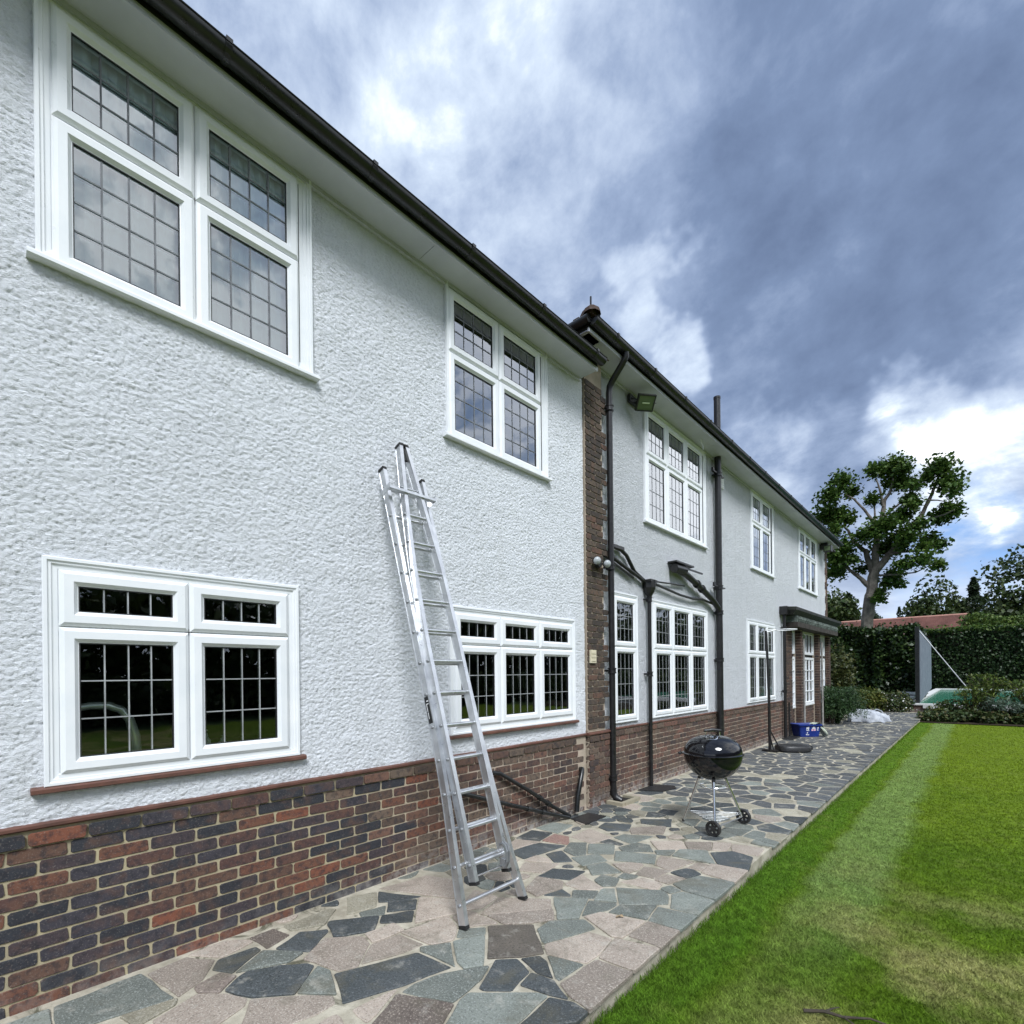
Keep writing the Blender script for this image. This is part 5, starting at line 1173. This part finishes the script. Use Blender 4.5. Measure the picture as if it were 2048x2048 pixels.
for y, c in ((5.215, (-3.38, 5.205, 3.005)), (5.44, (-3.38, 5.43, 3.0))):
    c = Vector(c); d = Vector((.75, -.55, -.25)).normalized()
    m = MB(); m.lathe([(.0, -.07), (.026, -.068), (.044, -.04), (.050, 0), (.048, .015)], c, 18, d); s_ = m.build('lamp_shell', M_tyre, sp_, smooth=True)
    m = MB(); m.lathe([(.048, .012), (.043, .030), (.028, .044), (0, .048)], c, 18, d); m.build('lamp_lens', M_lens, s_, smooth=True)
    m = MB(); m.tube([c - d * .05, (-3.43, 5.33, 2.99)], .012, 8); m.build('lamp_arm', M_tyre, sp_)
f2 = empty('floodlight', (-3.4, 18.0, 5.4), 'far black floodlight under the eaves at the house end', 'floodlight')
m = MB(); m.box(-3.42, -3.22, 17.75, 17.98, 5.26, 5.44); m.build('housing', M_tyre, f2); m = MB(); m.add([(-3.40, 17.745, 5.28), (-3.24, 17.745, 5.28), (-3.24, 17.745, 5.42), (-3.40, 17.745, 5.42)], [(0, 1, 2, 3)]); m.build('lamp_glass', M_flg, f2); m = MB(); m.box(-3.55, -3.35, 17.9, 18.1, 5.38, 5.56); m.tube([(-3.3, 18.0, 5.40), (-3.2, 18.2, 5.30)], .03, 8); m.build('bracket', M_tyre, f2)

# ---- things inside the kitchen window
tp = MB(); tp.tube([(-3.62, .40, 1.475), (-3.62, .47, 1.49), (-3.62, .55, 1.487), (-3.62, .61, 1.46), (-3.62, .65, 1.40), (-3.625, .675, 1.30), (-3.63, .685, 1.12)], [.018, .021, .022, .023, .024, .026, .028], 14)
tp.build('kitchen_tap', M_tap, smooth=True, label='tall curved steel tap just inside the nearest downstairs window', cat='tap')
M_soapc = principled('clear_white_plastic', (.55, .6, .58), .3)
def bottle(y, z0, h, r, lab, mat):
    b = empty('soap_bottle', (-3.60, y, z0), lab, 'bottle'); m = MB(); m.lathe([(0, 0), (r, 0), (r, h * .6), (r * .4, h * .72), (r * .4, h * .8), (0, h * .8)], (-3.60, y, z0), 14); m.build('body', mat, b, smooth=True)
    m = MB(); m.lathe([(0, h * .78), (r * .35, h * .78), (r * .35, h * .86), (.004, h * .87), (.004, h), (0, h)], (-3.60, y, z0), 10); m.box(-3.60, -3.575, y - .006, y + .006, z0 + h * .96, z0 + h); m.build('pump', M_soapc, b); return b
bottle(1.035, 1.14, .17, .028, 'pump soap bottle inside nearest downstairs window, left of right pane', M_soapc)
bottle(1.13, 1.14, .125, .034, 'squat clear bottle inside nearest downstairs window', M_soapc)
m = MB(); m.box(-3.75, -3.575, -.1, 2.2, 1.10, 1.125); m.box(-3.75, -3.575, 2.6, 4.95, 1.10, 1.125); m.build('window_board', M_upvc, house)
for y, h, r in ((4.35, .19, .028), (4.55, .08, .05), (3.95, .26, .016), (3.78, .07, .03)):
    lab = {4.35: 'white roll standing inside the three-light window, right pane', 4.55: 'low pale bowl inside the three-light window', 3.95: 'tall thin ornament inside middle light of three-light window', 3.78: 'small cup inside the middle light beside the tall ornament'}[y]
    m = MB(); m.lathe([(0, 1.125), (r, 1.125), (r * (1 if r > .02 else .5), 1.125 + h * .5), (r, 1.125 + h), (0, 1.125 + h)], (-3.62, y, 0), 14); m.build({4.35: 'kitchen_roll', 4.55: 'bowl', 3.95: 'ornament', 3.78: 'cup'}[y], M_soapc, smooth=True, label=lab, cat={4.35: 'kitchen roll', 4.55: 'bowl', 3.95: 'ornament', 3.78: 'cup'}[y])

# ---- fallen leaf and twig
m = MB(); m.add([(-1.80, 2.96, .008), (-1.77, 2.985, .018), (-1.745, 2.97, .010), (-1.765, 2.945, .022), (-1.79, 2.935, .008)], [(0, 1, 3), (0, 3, 4), (1, 2, 3)]); m.build('fallen_leaf', varied('dry_leaf', (.30, .20, .11), (.42, .32, .2), 60, .8), label='small dry brown leaf lying on the pink paving', cat='leaf')
tw = MB(); tw.tube([(-.66, 2.86, GZ + .025), (-.58, 2.91, GZ + .032), (-.50, 2.93, GZ + .028), (-.40, 3.00, GZ + .030), (-.30, 3.02, GZ + .02)], [.009, .008, .007, .005, .003], 6); tw.tube([(-.58, 2.91, GZ + .03), (-.55, 2.96, GZ + .035), (-.53, 3.0, GZ + .03)], [.006, .004, .002], 5); tw.tube([(-.50, 2.93, GZ + .028), (-.46, 2.90, GZ + .032), (-.42, 2.90, GZ + .02)], [.005, .004, .002], 5)
tw.build('twig', M_twig, label='broken dark twig lying on the lawn near the front', cat='twig', smooth=True)

# ================================================================== PLANTS
def leaf_cloud(cent, rad, n, size, flat=0.0, shell=.35, rng=RNG, aspect=1.0, up_=0.0):
    """n leaf faces (two triangles each, folded) inside an ellipsoid, denser near its surface"""
    cent = np.asarray(cent, float); rad = np.asarray(rad, float) * np.ones(3)
    d = rng.normal(size=(n, 3)); d /= np.linalg.norm(d, axis=1)[:, None]; r = rng.uniform(shell, 1, n) ** .6
    lump = 1 + .16 * np.sin(d[:, 0] * 5 + cent[0] * 7) * np.cos(d[:, 1] * 6 + cent[1]) + .10 * np.sin(d[:, 2] * 9 + cent[2] * 3)
    p = cent + d * (r * lump)[:, None] * rad
    return leaves_at(p, size, rng, d, up_, aspect)
def leaves_at(p, size, rng=RNG, out_=None, up_=0.0, aspect=1.0):
    n = len(p); a = rng.normal(size=(n, 3))
    if out_ is not None: a = a * .8 + out_ * .6
    a[:, 2] += up_
    a /= np.linalg.norm(a, axis=1)[:, None]; b = rng.normal(size=(n, 3)); b -= a * np.sum(a * b, 1)[:, None]; b /= np.linalg.norm(b, axis=1)[:, None]; c = np.cross(a, b)
    s = size * rng.uniform(.55, 1.3, n)[:, None]; w = s * aspect
    v = np.stack([p - b * s * .5, p + c * w * .35 + a * s * .12, p + b * s * .55, p - c * w * .35 + a * s * .12], 1)
    return v.reshape(-1, 3)
def foliage(name, blocks, mat, parent=None, **kw):
    V = np.concatenate(blocks); L = WL[parent.name] if parent else Vector(V.min(0))
    if not parent: L = Vector(((V[:, 0].min() + V[:, 0].max()) / 2, (V[:, 1].min() + V[:, 1].max()) / 2, V[:, 2].min()))
    o = link(name, np_mesh(name, V - np.array(L), np.arange(len(V)).reshape(-1, 4), mat), parent, L); return tag(o, **kw) if kw else o

# ---- plane tree
TY = 40.0
pt = empty('plane_tree', (-5.45, TY, -.1), 'tall pollarded plane tree with pale mottled trunk behind the hedge', 'tree')
def limb(m, pts, r0_, r1_, dy=0.0):
    n = len(pts); P_ = []; rs = []
    for i, (x, z) in enumerate(pts):
        f = i / (n - 1); P_.append((x, TY + dy * f + random.uniform(-.05, .05), z)); rs.append((r0_ + (r1_ - r0_) * f) * .72)
    # refine
    Q = []; RS = []
    for i in range(n - 1):
        for k in range(4):
            f = k / 4; a, b = Vector(P_[i]), Vector(P_[i + 1]); q = a.lerp(b, f)
            if k: q += Vector((random.uniform(-1, 1), random.uniform(-1, 1), random.uniform(-1, 1))) * rs[i] * .14
            Q.append(q); RS.append((rs[i] + (rs[i + 1] - rs[i]) * f) * random.uniform(.94, 1.08))
    Q.append(Vector(P_[-1])); RS.append(rs[-1]); m.tube(Q, RS, 9)
tr_ = MB(); limb(tr_, [(-5.50, -.1), (-5.42, 2.2), (-5.30, 4.41), (-5.11, 6.23), (-4.98, 7.12), (-4.85, 8.16)], .53, .40); tr_.build('trunk', M_bark, pt, smooth=True)
for pts, r0_, r1_, dy in (([(-5.11, 7.06), (-5.73, 7.83), (-6.31, 8.45), (-6.83, 8.85)], .22, .06, -.4), ([(-5.0, 8.1), (-5.34, 9.45), (-6.03, 10.27), (-6.35, 11.1), (-6.74, 11.6)], .26, .06, .8), ([(-4.85, 8.0), (-4.81, 9.21), (-4.71, 10.32), (-4.45, 11.24), (-4.32, 12.48), (-3.96, 13.06), (-3.83, 13.84)], .32, .07, .1),
                          ([(-4.7, 10.9), (-4.94, 11.35), (-5.31, 12.04), (-5.81, 12.77), (-6.33, 13.2)], .16, .05, -.9), ([(-4.79, 8.0), (-4.11, 9.02), (-3.57, 9.73), (-2.99, 10.57), (-2.47, 11.25), (-2.08, 12.16), (-1.85, 12.81), (-1.69, 13.4)], .30, .07, .6), ([(-4.11, 9.02), (-3.4, 9.01), (-2.38, 8.87), (-1.89, 9.06)], .11, .04, -.5),
                          ([(-4.7, 7.75), (-3.59, 7.61), (-2.73, 7.56), (-1.73, 7.98)], .10, .03, -1), ([(-4.45, 11.1), (-4.21, 11.71), (-3.55, 12.3), (-3.14, 12.85)], .13, .05, 1), ([(-2.93, 10.6), (-2.26, 10.7), (-1.33, 10.78), (-.91, 10.9)], .11, .04, -1), ([(-4.36, 12.12), (-4.5, 13.2), (-4.67, 13.85)], .12, .05, -.4),
                          ([(-4.76, 11.1), (-4.84, 12.23), (-4.87, 12.69)], .09, .04, .3), ([(-6.16, 10.52), (-6.82, 10.34), (-7.16, 10.24)], .07, .03, .3), ([(-5.09, 8.5), (-5.72, 8.87), (-6.24, 8.76)], .08, .03, -.8), ([(-2.13, 12.0), (-1.7, 11.92), (-1.17, 11.72)], .07, .03, .4), ([(-4.9, 6.95), (-4.5, 6.61), (-4.25, 6.73)], .05, .02, -.3)):
    m = MB(); limb(m, pts, r0_, r1_, dy); m.build('limb', M_bark, pt, smooth=True)
CL = [(-4.42,14.82,.74),(-3.65,14.67,.74),(-4.79,14.48,.52),(-3.83,13.84,.81),(-3.37,13.49,.59),(-3.24,14.19,.44),(-6.45,14.01,.74),(-7.00,13.13,.81),(-6.07,13.60,.52),(-7.48,12.21,.89),(-6.74,12.05,.67),(-6.15,11.61,.52),(-4.87,12.69,.52),(-1.58,13.93,.81),(-1.26,13.00,.81),(-2.23,13.62,.52),(-.90,12.01,.44),(-1.17,11.24,.67),(-1.71,11.08,.59),(-1.07,11.35,.52),(-2.81,11.76,.59),(-3.38,11.31,.67),(-3.98,10.70,.81),(-4.77,10.33,.81),(-5.33,10.36,.59),(-4.35,9.65,.89),(-3.57,10.03,.59),(-2.94,9.76,.59),(-2.15,9.75,.59),(-1.67,9.38,.52),(-2.38,9.08,.44),(-3.29,9.24,.44),(-6.36,9.63,.81),(-7.03,9.35,.74),(-7.04,8.41,.67),(-6.70,8.75,.59),(-2.39,8.22,.67),(-1.73,8.05,.44),(-3.30,8.08,.52),(-4.00,7.74,.59),(-3.77,7.26,.44),(-4.37,7.34,.37),(-5.85,8.77,.44),(-4.50,6.61,.37),(-4.62,6.17,.37),(-6.82,10.89,.59),(-7.16,10.24,.59),(-2.48,10.39,.52),(-7.68,12.57,.52),(-5.60,8.42,.37),(-2.69,12.74,.44),(-3.03,12.24,.44)]
def lobed(p, size, rng=RNG):
    """palmate leaf: three overlapping pointed quads"""
    n = len(p); a = rng.normal(size=(n, 3)); a[:, 2] = np.abs(a[:, 2]) + .4; a /= np.linalg.norm(a, axis=1)[:, None]; b = rng.normal(size=(n, 3)); b -= a * np.sum(a * b, 1)[:, None]; b /= np.linalg.norm(b, axis=1)[:, None]; c = np.cross(a, b)
    s = size * rng.uniform(.6, 1.25, n)[:, None]; out_ = []
    for ang in (0, 1.05, -1.05):
        d = b * math.cos(ang) + c * math.sin(ang); e = -b * math.sin(ang) + c * math.cos(ang)
        out_.append(np.stack([p - b * s * .25, p + d * s * .25 + e * s * .22, p + d * s * (.62 if ang == 0 else .5) - a * s * .1, p + d * s * .25 - e * s * .22], 1))
    return np.concatenate([x_.reshape(-1, 3) for x_ in out_])
bl = []
for x, z, r in CL:
    y = TY + random.uniform(-1.2, 1.2) - .1; n = int(950 * r * r + 80); d = RNG.normal(size=(n, 3)); d /= np.linalg.norm(d, axis=1)[:, None]
    p = np.array([x, y, z]) + d * np.clip(np.abs(RNG.normal(0, .58, n)) + .18, 0, 1.28)[:, None] * np.array([r, r * 1.1, r * .86]); bl.append(lobed(p, .25))
foliage('crown', bl, M_plane, pt)
# ---- hedges: a dark core with leaf faces over it
def hedge(name, x0, x1, y0, y1, z1, nper, size, mat, matt, label, cat='hedge', bump_=.25, group=None):
    h = empty(name, ((x0 + x1) / 2, (y0 + y1) / 2, -.1), label, cat, group)
    m = MB(); m.box(x0 + .3, x1 - .3, y0 + .7, y1, -.1, z1 - .3); m.build('branches', M_twig, h)
    A = (x1 - x0) * z1; n = int(A * nper); P_ = []
    x = RNG.uniform(x0, x1, n); z = RNG.uniform(-.1, z1, n); y = y0 + RNG.uniform(0, .6, n) + bump_ * (np.sin(x * 2.3 + z * 1.7) * .5 + np.sin(x * 5.1) * np.cos(z * 4) * .3); P_.append(leaves_at(np.stack([x, y, z], 1), size, RNG, np.array([[0, -1., .3]])))
    foliage('leaves_face', P_, mat, h)
    n = int((x1 - x0) * (y1 - y0) * nper * .8); x = RNG.uniform(x0, x1, n); y = RNG.uniform(y0, y1, n); z = z1 + RNG.uniform(-.25, .08, n) + (RNG.uniform(0, 1, n) > .93) * RNG.uniform(.05, .32, n) + bump_ * .4 * np.sin(x * 1.9 + y); P_ = [leaves_at(np.stack([x, y, z], 1), size, RNG, np.array([[0, 0, 1.]]))]
    n = int((y1 - y0) * z1 * nper); 
    for xx in (x0, x1): y = RNG.uniform(y0, y1, n); z = RNG.uniform(0, z1, n); P_.append(leaves_at(np.stack([xx + RNG.uniform(-.2, .2, n), y, z], 1), size, RNG, np.array([[1., 0, .2]])))
    foliage('leaves_top', P_, matt, h); return h
hedge('laurel_hedge', -9.5, -3.55, 30, 32.5, 3.70, 520, .16, M_laurel, M_laurel, 'dark loose laurel hedge behind the golden bush, left of the grey screen')
hedge('laurel_hedge', -3.5, -2.05, 29.6, 32.0, 3.62, 520, .16, M_laurel, M_laurel, 'narrow end of the dark hedge touching the grey screen')
hedge('clipped_hedge', -3.6, 22, 46, 48.5, 4.45, 330, .17, M_hedge, M_hedgetop, 'tall clipped dark green hedge beyond the raised pool', bump_=.12)  # face leaves dark, top leaves bright: light from above put into their colour
# bright shrub on the hedge top
gb = empty('golden_shrub', (.6, 50, 0), 'bright yellow green shrub rising behind the clipped hedge', 'shrub')
foliage('crown', [leaf_cloud((-.0, 50, 5.15), (1.0, 1, .65), 1500, .16), leaf_cloud((1.0, 50, 4.95), (1.2, 1, .5), 1500, .16), leaf_cloud((2.5, 50, 5.0), (1.2, 1, .45), 900, .16)], M_hedgetop, gb)
m = MB(); m.tube([(.4, 50, 0), (.5, 50, 4.6)], .15, 6); m.build('stem', M_twig, gb)
# ---- red roof beyond
M_rtile = varied('red_clay_tile', (.30, .145, .12), (.19, .095, .08), 1.6, .85, 0, .2, .6, .02, 9)
rr = empty('red_tiled_roof', (-5, 52, 4), 'long low red clay tiled roof beyond the hedge', 'roof')
m = MB(); y_ = 52
for c in range(7):
    z0_ = 4.75 + c * .165
    for k in range(40):
        x0_ = -10.5 + k * .25 + (.12 if c % 2 else 0); 
        if x0_ > -.55: continue
        dz = .0; m.box(x0_, min(x0_ + .24, -.45), y_ + c * .16, y_ + c * .16 + .03 + random.uniform(0, .03), z0_ + random.uniform(-.01, .01), z0_ + .17)
tl = m.build('roof_tiles', M_rtile, rr, kind='stuff')
m = MB(); m.tube([(-10.6, 53.1, 5.93), (-.45, 53.1, 5.93)], .09, 8); m.build('ridge', varied('ridge_tile', (.48, .26, .20), (.36, .17, .13), 2, .8), rr, smooth=True)
m = MB(); m.box(-10.6, -.5, 53.2, 53.5, 0, 5.8); m.box(-10.6, -.5, 52.1, 53.2, 0, 4.7); m.build('outbuilding_wall', varied('pinkish_render', (.40, .27, .23), (.30, .2, .17), 2, .9), rr)
# ---- distant trees
def dtree(x, y, ztop, rx, mat, label, n=6500, size=.36, zb=2.0, name='woodland_tree', lobes=6, trunk=True, ry=None):
    t_ = empty(name, (x, y, -.1), label, 'tree', None); H_ = ztop - zb; b = []
    b.append(leaf_cloud((x, y, zb + H_ * .5), (rx * .8, rx * .8, H_ * .46), n // 3, size))
    for k in range(lobes):
        a = k / lobes * 2 * math.pi + random.uniform(-.3, .3); hh = random.uniform(.2, .85); s = .34 + .16 * (1 - hh)
        b.append(leaf_cloud((x + rx * .62 * math.cos(a) * (1.15 - hh * .6), y + rx * .5 * math.sin(a), zb + H_ * hh), (rx * s, rx * s, H_ * .19), n // lobes, size))
    foliage('crown', b, mat, t_)
    m = MB(); m.tube([(x, y, -.1), (x + .1, y, zb + H_ * .5)], [.3, .12], 8); m.build('trunk', M_twig, t_)
    return t_
def conifer(x, y, h, r, label, n=4200):
    t_ = empty('conifer_tree', (x, y, -.1), label, 'tree'); zs = RNG.uniform(.12, 1, n) ** .8; a = RNG.uniform(0, 2 * np.pi, n); rr_ = r * (1 - zs) * RNG.uniform(.3, 1.1, n) * (.75 + .35 * np.sin(zs * 42)) + .05
    p = np.stack([x + rr_ * np.cos(a), y + rr_ * np.sin(a), h * zs - rr_ * .25], 1); foliage('crown', [leaves_at(p, .38, RNG, None, 0, .5)], M_conifer, t_)
    m = MB(); m.tube([(x, y, -.1), (x, y, h * .95)], [.25, .03], 6); m.build('trunk', M_twig, t_)
dtree(-11.3, 58, 10.3, 3.6, M_wood, 'broad dark tree showing between the house end and plane trunk')
conifer(-7.9, 62, 9.0, 3.6, 'small dark conifer just right of the plane trunk')
conifer(-6.3, 70, 8.6, 2.6, 'thin distant conifer in the sky gap right of plane trunk', 500)
conifer(-9.4, 60, 9.3, 3.8, 'dark conifer immediately left of the plane trunk')
dtree(-2.8, 60, 10.3, 3.1, M_wood, 'rounded dark tree above the middle of the red roof')
conifer(-.2, 62, 9.9, 4.2, 'pointed conifer between the rounded tree and the right-hand tree')
dtree(3.0, 58, 12.2, 3.9, M_wood, 'large dense tree at the right edge of the picture', 9000)
# belt of woodland enclosing the garden on its right (outside the frame, seen in the windows)
bl = []
for k in range(34):
    f = k / 33; x = 6 + 16 * math.sin(f * 2.6) + random.uniform(-1, 1); y = 62 - f * 78; h = random.uniform(6.0, 8.8); bl.append(leaf_cloud((x, y, h * .45), (3.4, 3.4, h * .55), 900, .6))
for k in range(40):
    f = k / 39; x = 9 + 9 * math.sin(f * 2.8); y = 40 - f * 52; bl.append(leaf_cloud((x, y, .8), (1.6, 1.6, 1.1), 420, .3))
foliage('woodland', bl, M_wood, None, label='mass of dark garden trees enclosing the lawn on the right', cat='woodland', kind='stuff')

# ---- screen, pool, steps
pool = empty('raised_pool', (4, 34, 0), 'raised green pool with white coping behind the flower bed', 'pool')
M_cop = varied('white_coping', (.66, .66, .64), (.5, .5, .48), 3, .7)
m = MB(); m.box(-1.95, 9, 24.95, 25.25, .27, .33); m.box(-2.14, -1.80, 25.26, 44, .275, .335); m.box(-2.1, 9, 44.0, 44.6, .28, .36); m.box(-1.55, 9, 24.90, 25.02, .16, .262); m.build('coping', M_cop, pool)
M_water = varied('green_water', (.035, .20, .12), (.06, .27, .17), 2.5, .12, 0, .5, .15, .02, 8)
m = MB(); m.add([(-1.79, 25.26, .26), (9, 25.26, .26), (9, 44, .26), (-1.79, 44, .26)], [(0, 1, 2, 3)]); m.build('water', M_water, pool)
m = MB(); m.box(-1.93, -1.35, 25.0, 25.2, -.1, .268); m.build('brick_end', M_brick2i, pool); m = MB(); m.box(-1.34, 9, 25.0, 25.2, -.1, .155); m.box(-2.13, -1.83, 25.3, 44, -.1, .27); m.build('pool_wall', M_cop, pool)
for i, (y, z) in enumerate(((26.3, .28), (27.6, .42), (28.9, .56), (30.0, .68))):
    if i == 0: stp = empty('garden_steps', (-2.5, 28, 0), 'pale stone garden steps climbing beside the grey screen', 'steps')
    m = MB(); m.box(-2.95 + i * .12, -2.02 - .02 * i, y, y + 1.2, z - .04, z + .06); m.build('step', M_cop, stp); m = MB(); m.box(-2.93 + i * .12, -2.03 - .02 * i, y + .05, y + 1.2, -.1, z - .05); m.build('riser', M_soil, stp)
scn = empty('garden_screen', (-1.8, 28, .3), 'tall grey boarded screen standing on the pool edge', 'screen')
M_scr = varied('grey_blue_boards', (.17, .19, .23), (.13, .145, .18), 3, .7)
A0 = Vector((-1.655, 25.4, 0)); A1 = Vector((-1.60, 31.0, 0))
for i in range(5):
    f0, f1 = i / 5 + .004, (i + 1) / 5 - .004; a = A0.lerp(A1, f0); b = A0.lerp(A1, f1); zt = lambda f: 3.22 - f * .30; zb_ = lambda f: .37 + f * .40
    m = MB(); m.add([(a.x, a.y, zb_(f0)), (b.x, b.y, zb_(f1)), (b.x, b.y, zt(f1)), (a.x, a.y, zt(f0)), (a.x - .03, a.y, zb_(f0)), (b.x - .03, b.y, zb_(f1)), (b.x - .03, b.y, zt(f1)), (a.x - .03, a.y, zt(f0))], [(0, 1, 2, 3), (7, 6, 5, 4), (0, 4, 5, 1), (1, 5, 6, 2), (2, 6, 7, 3), (3, 7, 4, 0)]); m.build('board', M_scr, scn)
m = MB(); m.box(-1.80, -1.67, 25.28, 25.42, .335, 3.32); m.build('post', M_black, scn)
m = MB(); m.tube([(-1.66, 25.3, 3.15), (-.42, 25.3, 1.15), (.1, 25.3, .36)], .022, 6); m.build('brace', M_steel, scn, smooth=True)

# ---- shrubs
def shrub(name, c, rad, n, size, mat, label, cat='shrub', lobes=5, aspect=1.0, up_=0, group=None, stems=True):
    s = empty(name, (c[0], c[1], 0), label, cat, group); b = [leaf_cloud(c, rad, n // 2, size, aspect=aspect, up_=up_)]
    for k in range(lobes):
        a = random.uniform(0, 6.28); b.append(leaf_cloud((c[0] + rad[0] * .55 * math.cos(a), c[1] + rad[1] * .55 * math.sin(a), c[2] + rad[2] * random.uniform(-.4, .55)), (rad[0] * .5, rad[1] * .5, rad[2] * .45), n // (2 * lobes), size, aspect=aspect, up_=up_))
    foliage('foliage', b, mat, s)
    m = MB()
    for k in range(5): a = k * 1.25; m.tube([(c[0] + .05 * math.cos(a), c[1] + .05 * math.sin(a), -.1), (c[0] + rad[0] * .5 * math.cos(a), c[1] + rad[1] * .5 * math.sin(a), c[2] + rad[2] * .3)], [.02, .008], 5)
    m.build('stem', M_twig, s); return s
# arching juniper built from drooping sprays
jn = empty('juniper', (-3.3, 18.0, 0), 'arching feathery dark green shrub beside the bay brickwork', 'shrub')
V_ = []
for k in range(460):
    a = random.uniform(0, 6.28); L_ = random.uniform(.45, 1.0); rise = random.uniform(.35, 1.15); x = -3.2; y = 18.3
    n = 30; t_ = np.linspace(0, 1, n); px_c = x + np.cos(a) * .82 * L_ * t_ * 1.05; py_c = y + np.sin(a) * .72 * L_ * t_; pz_c = .05 + rise * 1.0 * np.sin(t_ * 2.35) - .12 * t_ ** 3
    p = np.stack([px_c, py_c, np.maximum(pz_c, .02)], 1) + RNG.normal(size=(n, 3)) * .02; V_.append(leaves_at(p, .085, RNG, None, 0, .32))
foliage('foliage', V_, M_juniper, jn); m = MB()
for k in range(6): a = k; m.tube([(-3.3, 18.1, 0), (-3.3 + .2 * math.cos(a), 18.1 + .2 * math.sin(a), .6)], [.025, .01], 5)
m.build('stem', M_twig, jn)
cs = shrub('climbing_shrub', (-3.42, 19.75, 1.25), (.52, .5, 1.35), 4600, .09, M_climber, 'tall brownish green shrub climbing at the end of the bay', lobes=7)
shrub('golden_bush', (-3.45, 24.6, .42), (.85, .6, .58), 3600, .10, M_bush, 'golden green bush with reddish tips left of the low steps', lobes=7)
ws = shrub('flowering_shrub', (-2.45, 24.9, .36), (.62, .5, .50), 2600, .09, M_bed, 'dark bush dotted with small white flowers before the pool steps', lobes=6)
n = 60; p = np.array([-2.45, 24.9, .40]) + RNG.normal(size=(n, 3)) * np.array([.34, .2, .22]); p[:, 1] -= .35; foliage('flowers', [leaves_at(p, .06)], M_flower, ws)
n = 24; p = np.array([-2.15, 24.5, .25]) + RNG.normal(size=(n, 3)) * np.array([.2, .1, .2]); foliage('flowers', [leaves_at(p, .05)], M_flower, ws)
# soil bed and its plants
m = MB(); m.add([(-1.42, 21.36, GZ + .01), (12, 22.0, GZ + .01), (12, 24.9, GZ + .05), (-1.42, 24.9, GZ + .05)], [(0, 1, 2, 3)]); m.build('flower_bed', M_soil, kind='structure')
BG = 'leafy perennials in the flower bed'
def arch_plant(x, y, n, L_, rise, mat, label, leaf=.11, asp=.35, cat='plant'):
    s = empty('bed_plant', (x, y, GZ), label, cat, BG); V_ = []; m = MB()
    for k in range(n):
        a = random.uniform(0, 6.28); l = L_ * random.uniform(.5, 1.05); r = rise * random.uniform(.6, 1.1); q = 22; t_ = np.linspace(.15, 1, q)
        cx_ = x + np.cos(a) * l * t_; cy_ = y + np.sin(a) * l * t_ * .8; cz_ = GZ + r * np.sin(t_ * 2.0); p = np.stack([cx_, cy_, cz_], 1) + RNG.normal(size=(q, 3)) * .035
        V_.append(leaves_at(p, leaf, RNG, None, .3, asp)); m.tube([(x, y, GZ), (cx_[8], cy_[8], cz_[8]), (cx_[-3], cy_[-3], cz_[-3])], [.01, .007, .004], 4, False)
    foliage('leaves', V_, mat, s); m.build('stem', M_twig, s)
arch_plant(.12, 22.9, 60, .62, 1.45, M_fern, 'tall feathery yellow green plant in front of the pool', .13)
arch_plant(-.15, 22.6, 35, .50, 1.05, M_fern, 'lower feathery plant left of the tall one', .12)
arch_plant(.42, 22.5, 34, .42, .75, M_glauc, 'blue green spiky leaved plant below the tall feathery one', .17, .22)
arch_plant(1.2, 22.9, 60, .70, 1.25, M_fern, 'feathery plant cut by the right edge of the picture', .13)
arch_plant(.95, 22.4, 30, .45, .62, M_glauc, 'grey green plant beneath the right-hand feathery plant', .15, .3)
arch_plant(-.62, 22.6, 40, .50, .62, M_bed, 'low spreading plant with reddish leaves at the pool corner', .12, .6)
arch_plant(2.2, 22.8, 60, .7, 1.2, M_fern, 'feathery plant just outside the right edge', .13)
arch_plant(-1.0, 22.5, 34, .34, .42, M_bush, 'small yellow leaved plant nearest the sandstone path', .09, .7)
b = []
for k in range(60): x = -1.35 + k * .09 + random.uniform(-.05, .05); b.append(leaf_cloud((x, 21.95 + random.uniform(-.15, .5) + (x + 1.4) * .03, .02 + random.uniform(0, .10)), (.22, .25, .20), 150, .095, aspect=1.2, up_=.5))
foliage('ground_cover', b, M_bed, None, label='low dark leafy ground cover along the far lawn edge', cat='ground cover', kind='stuff')
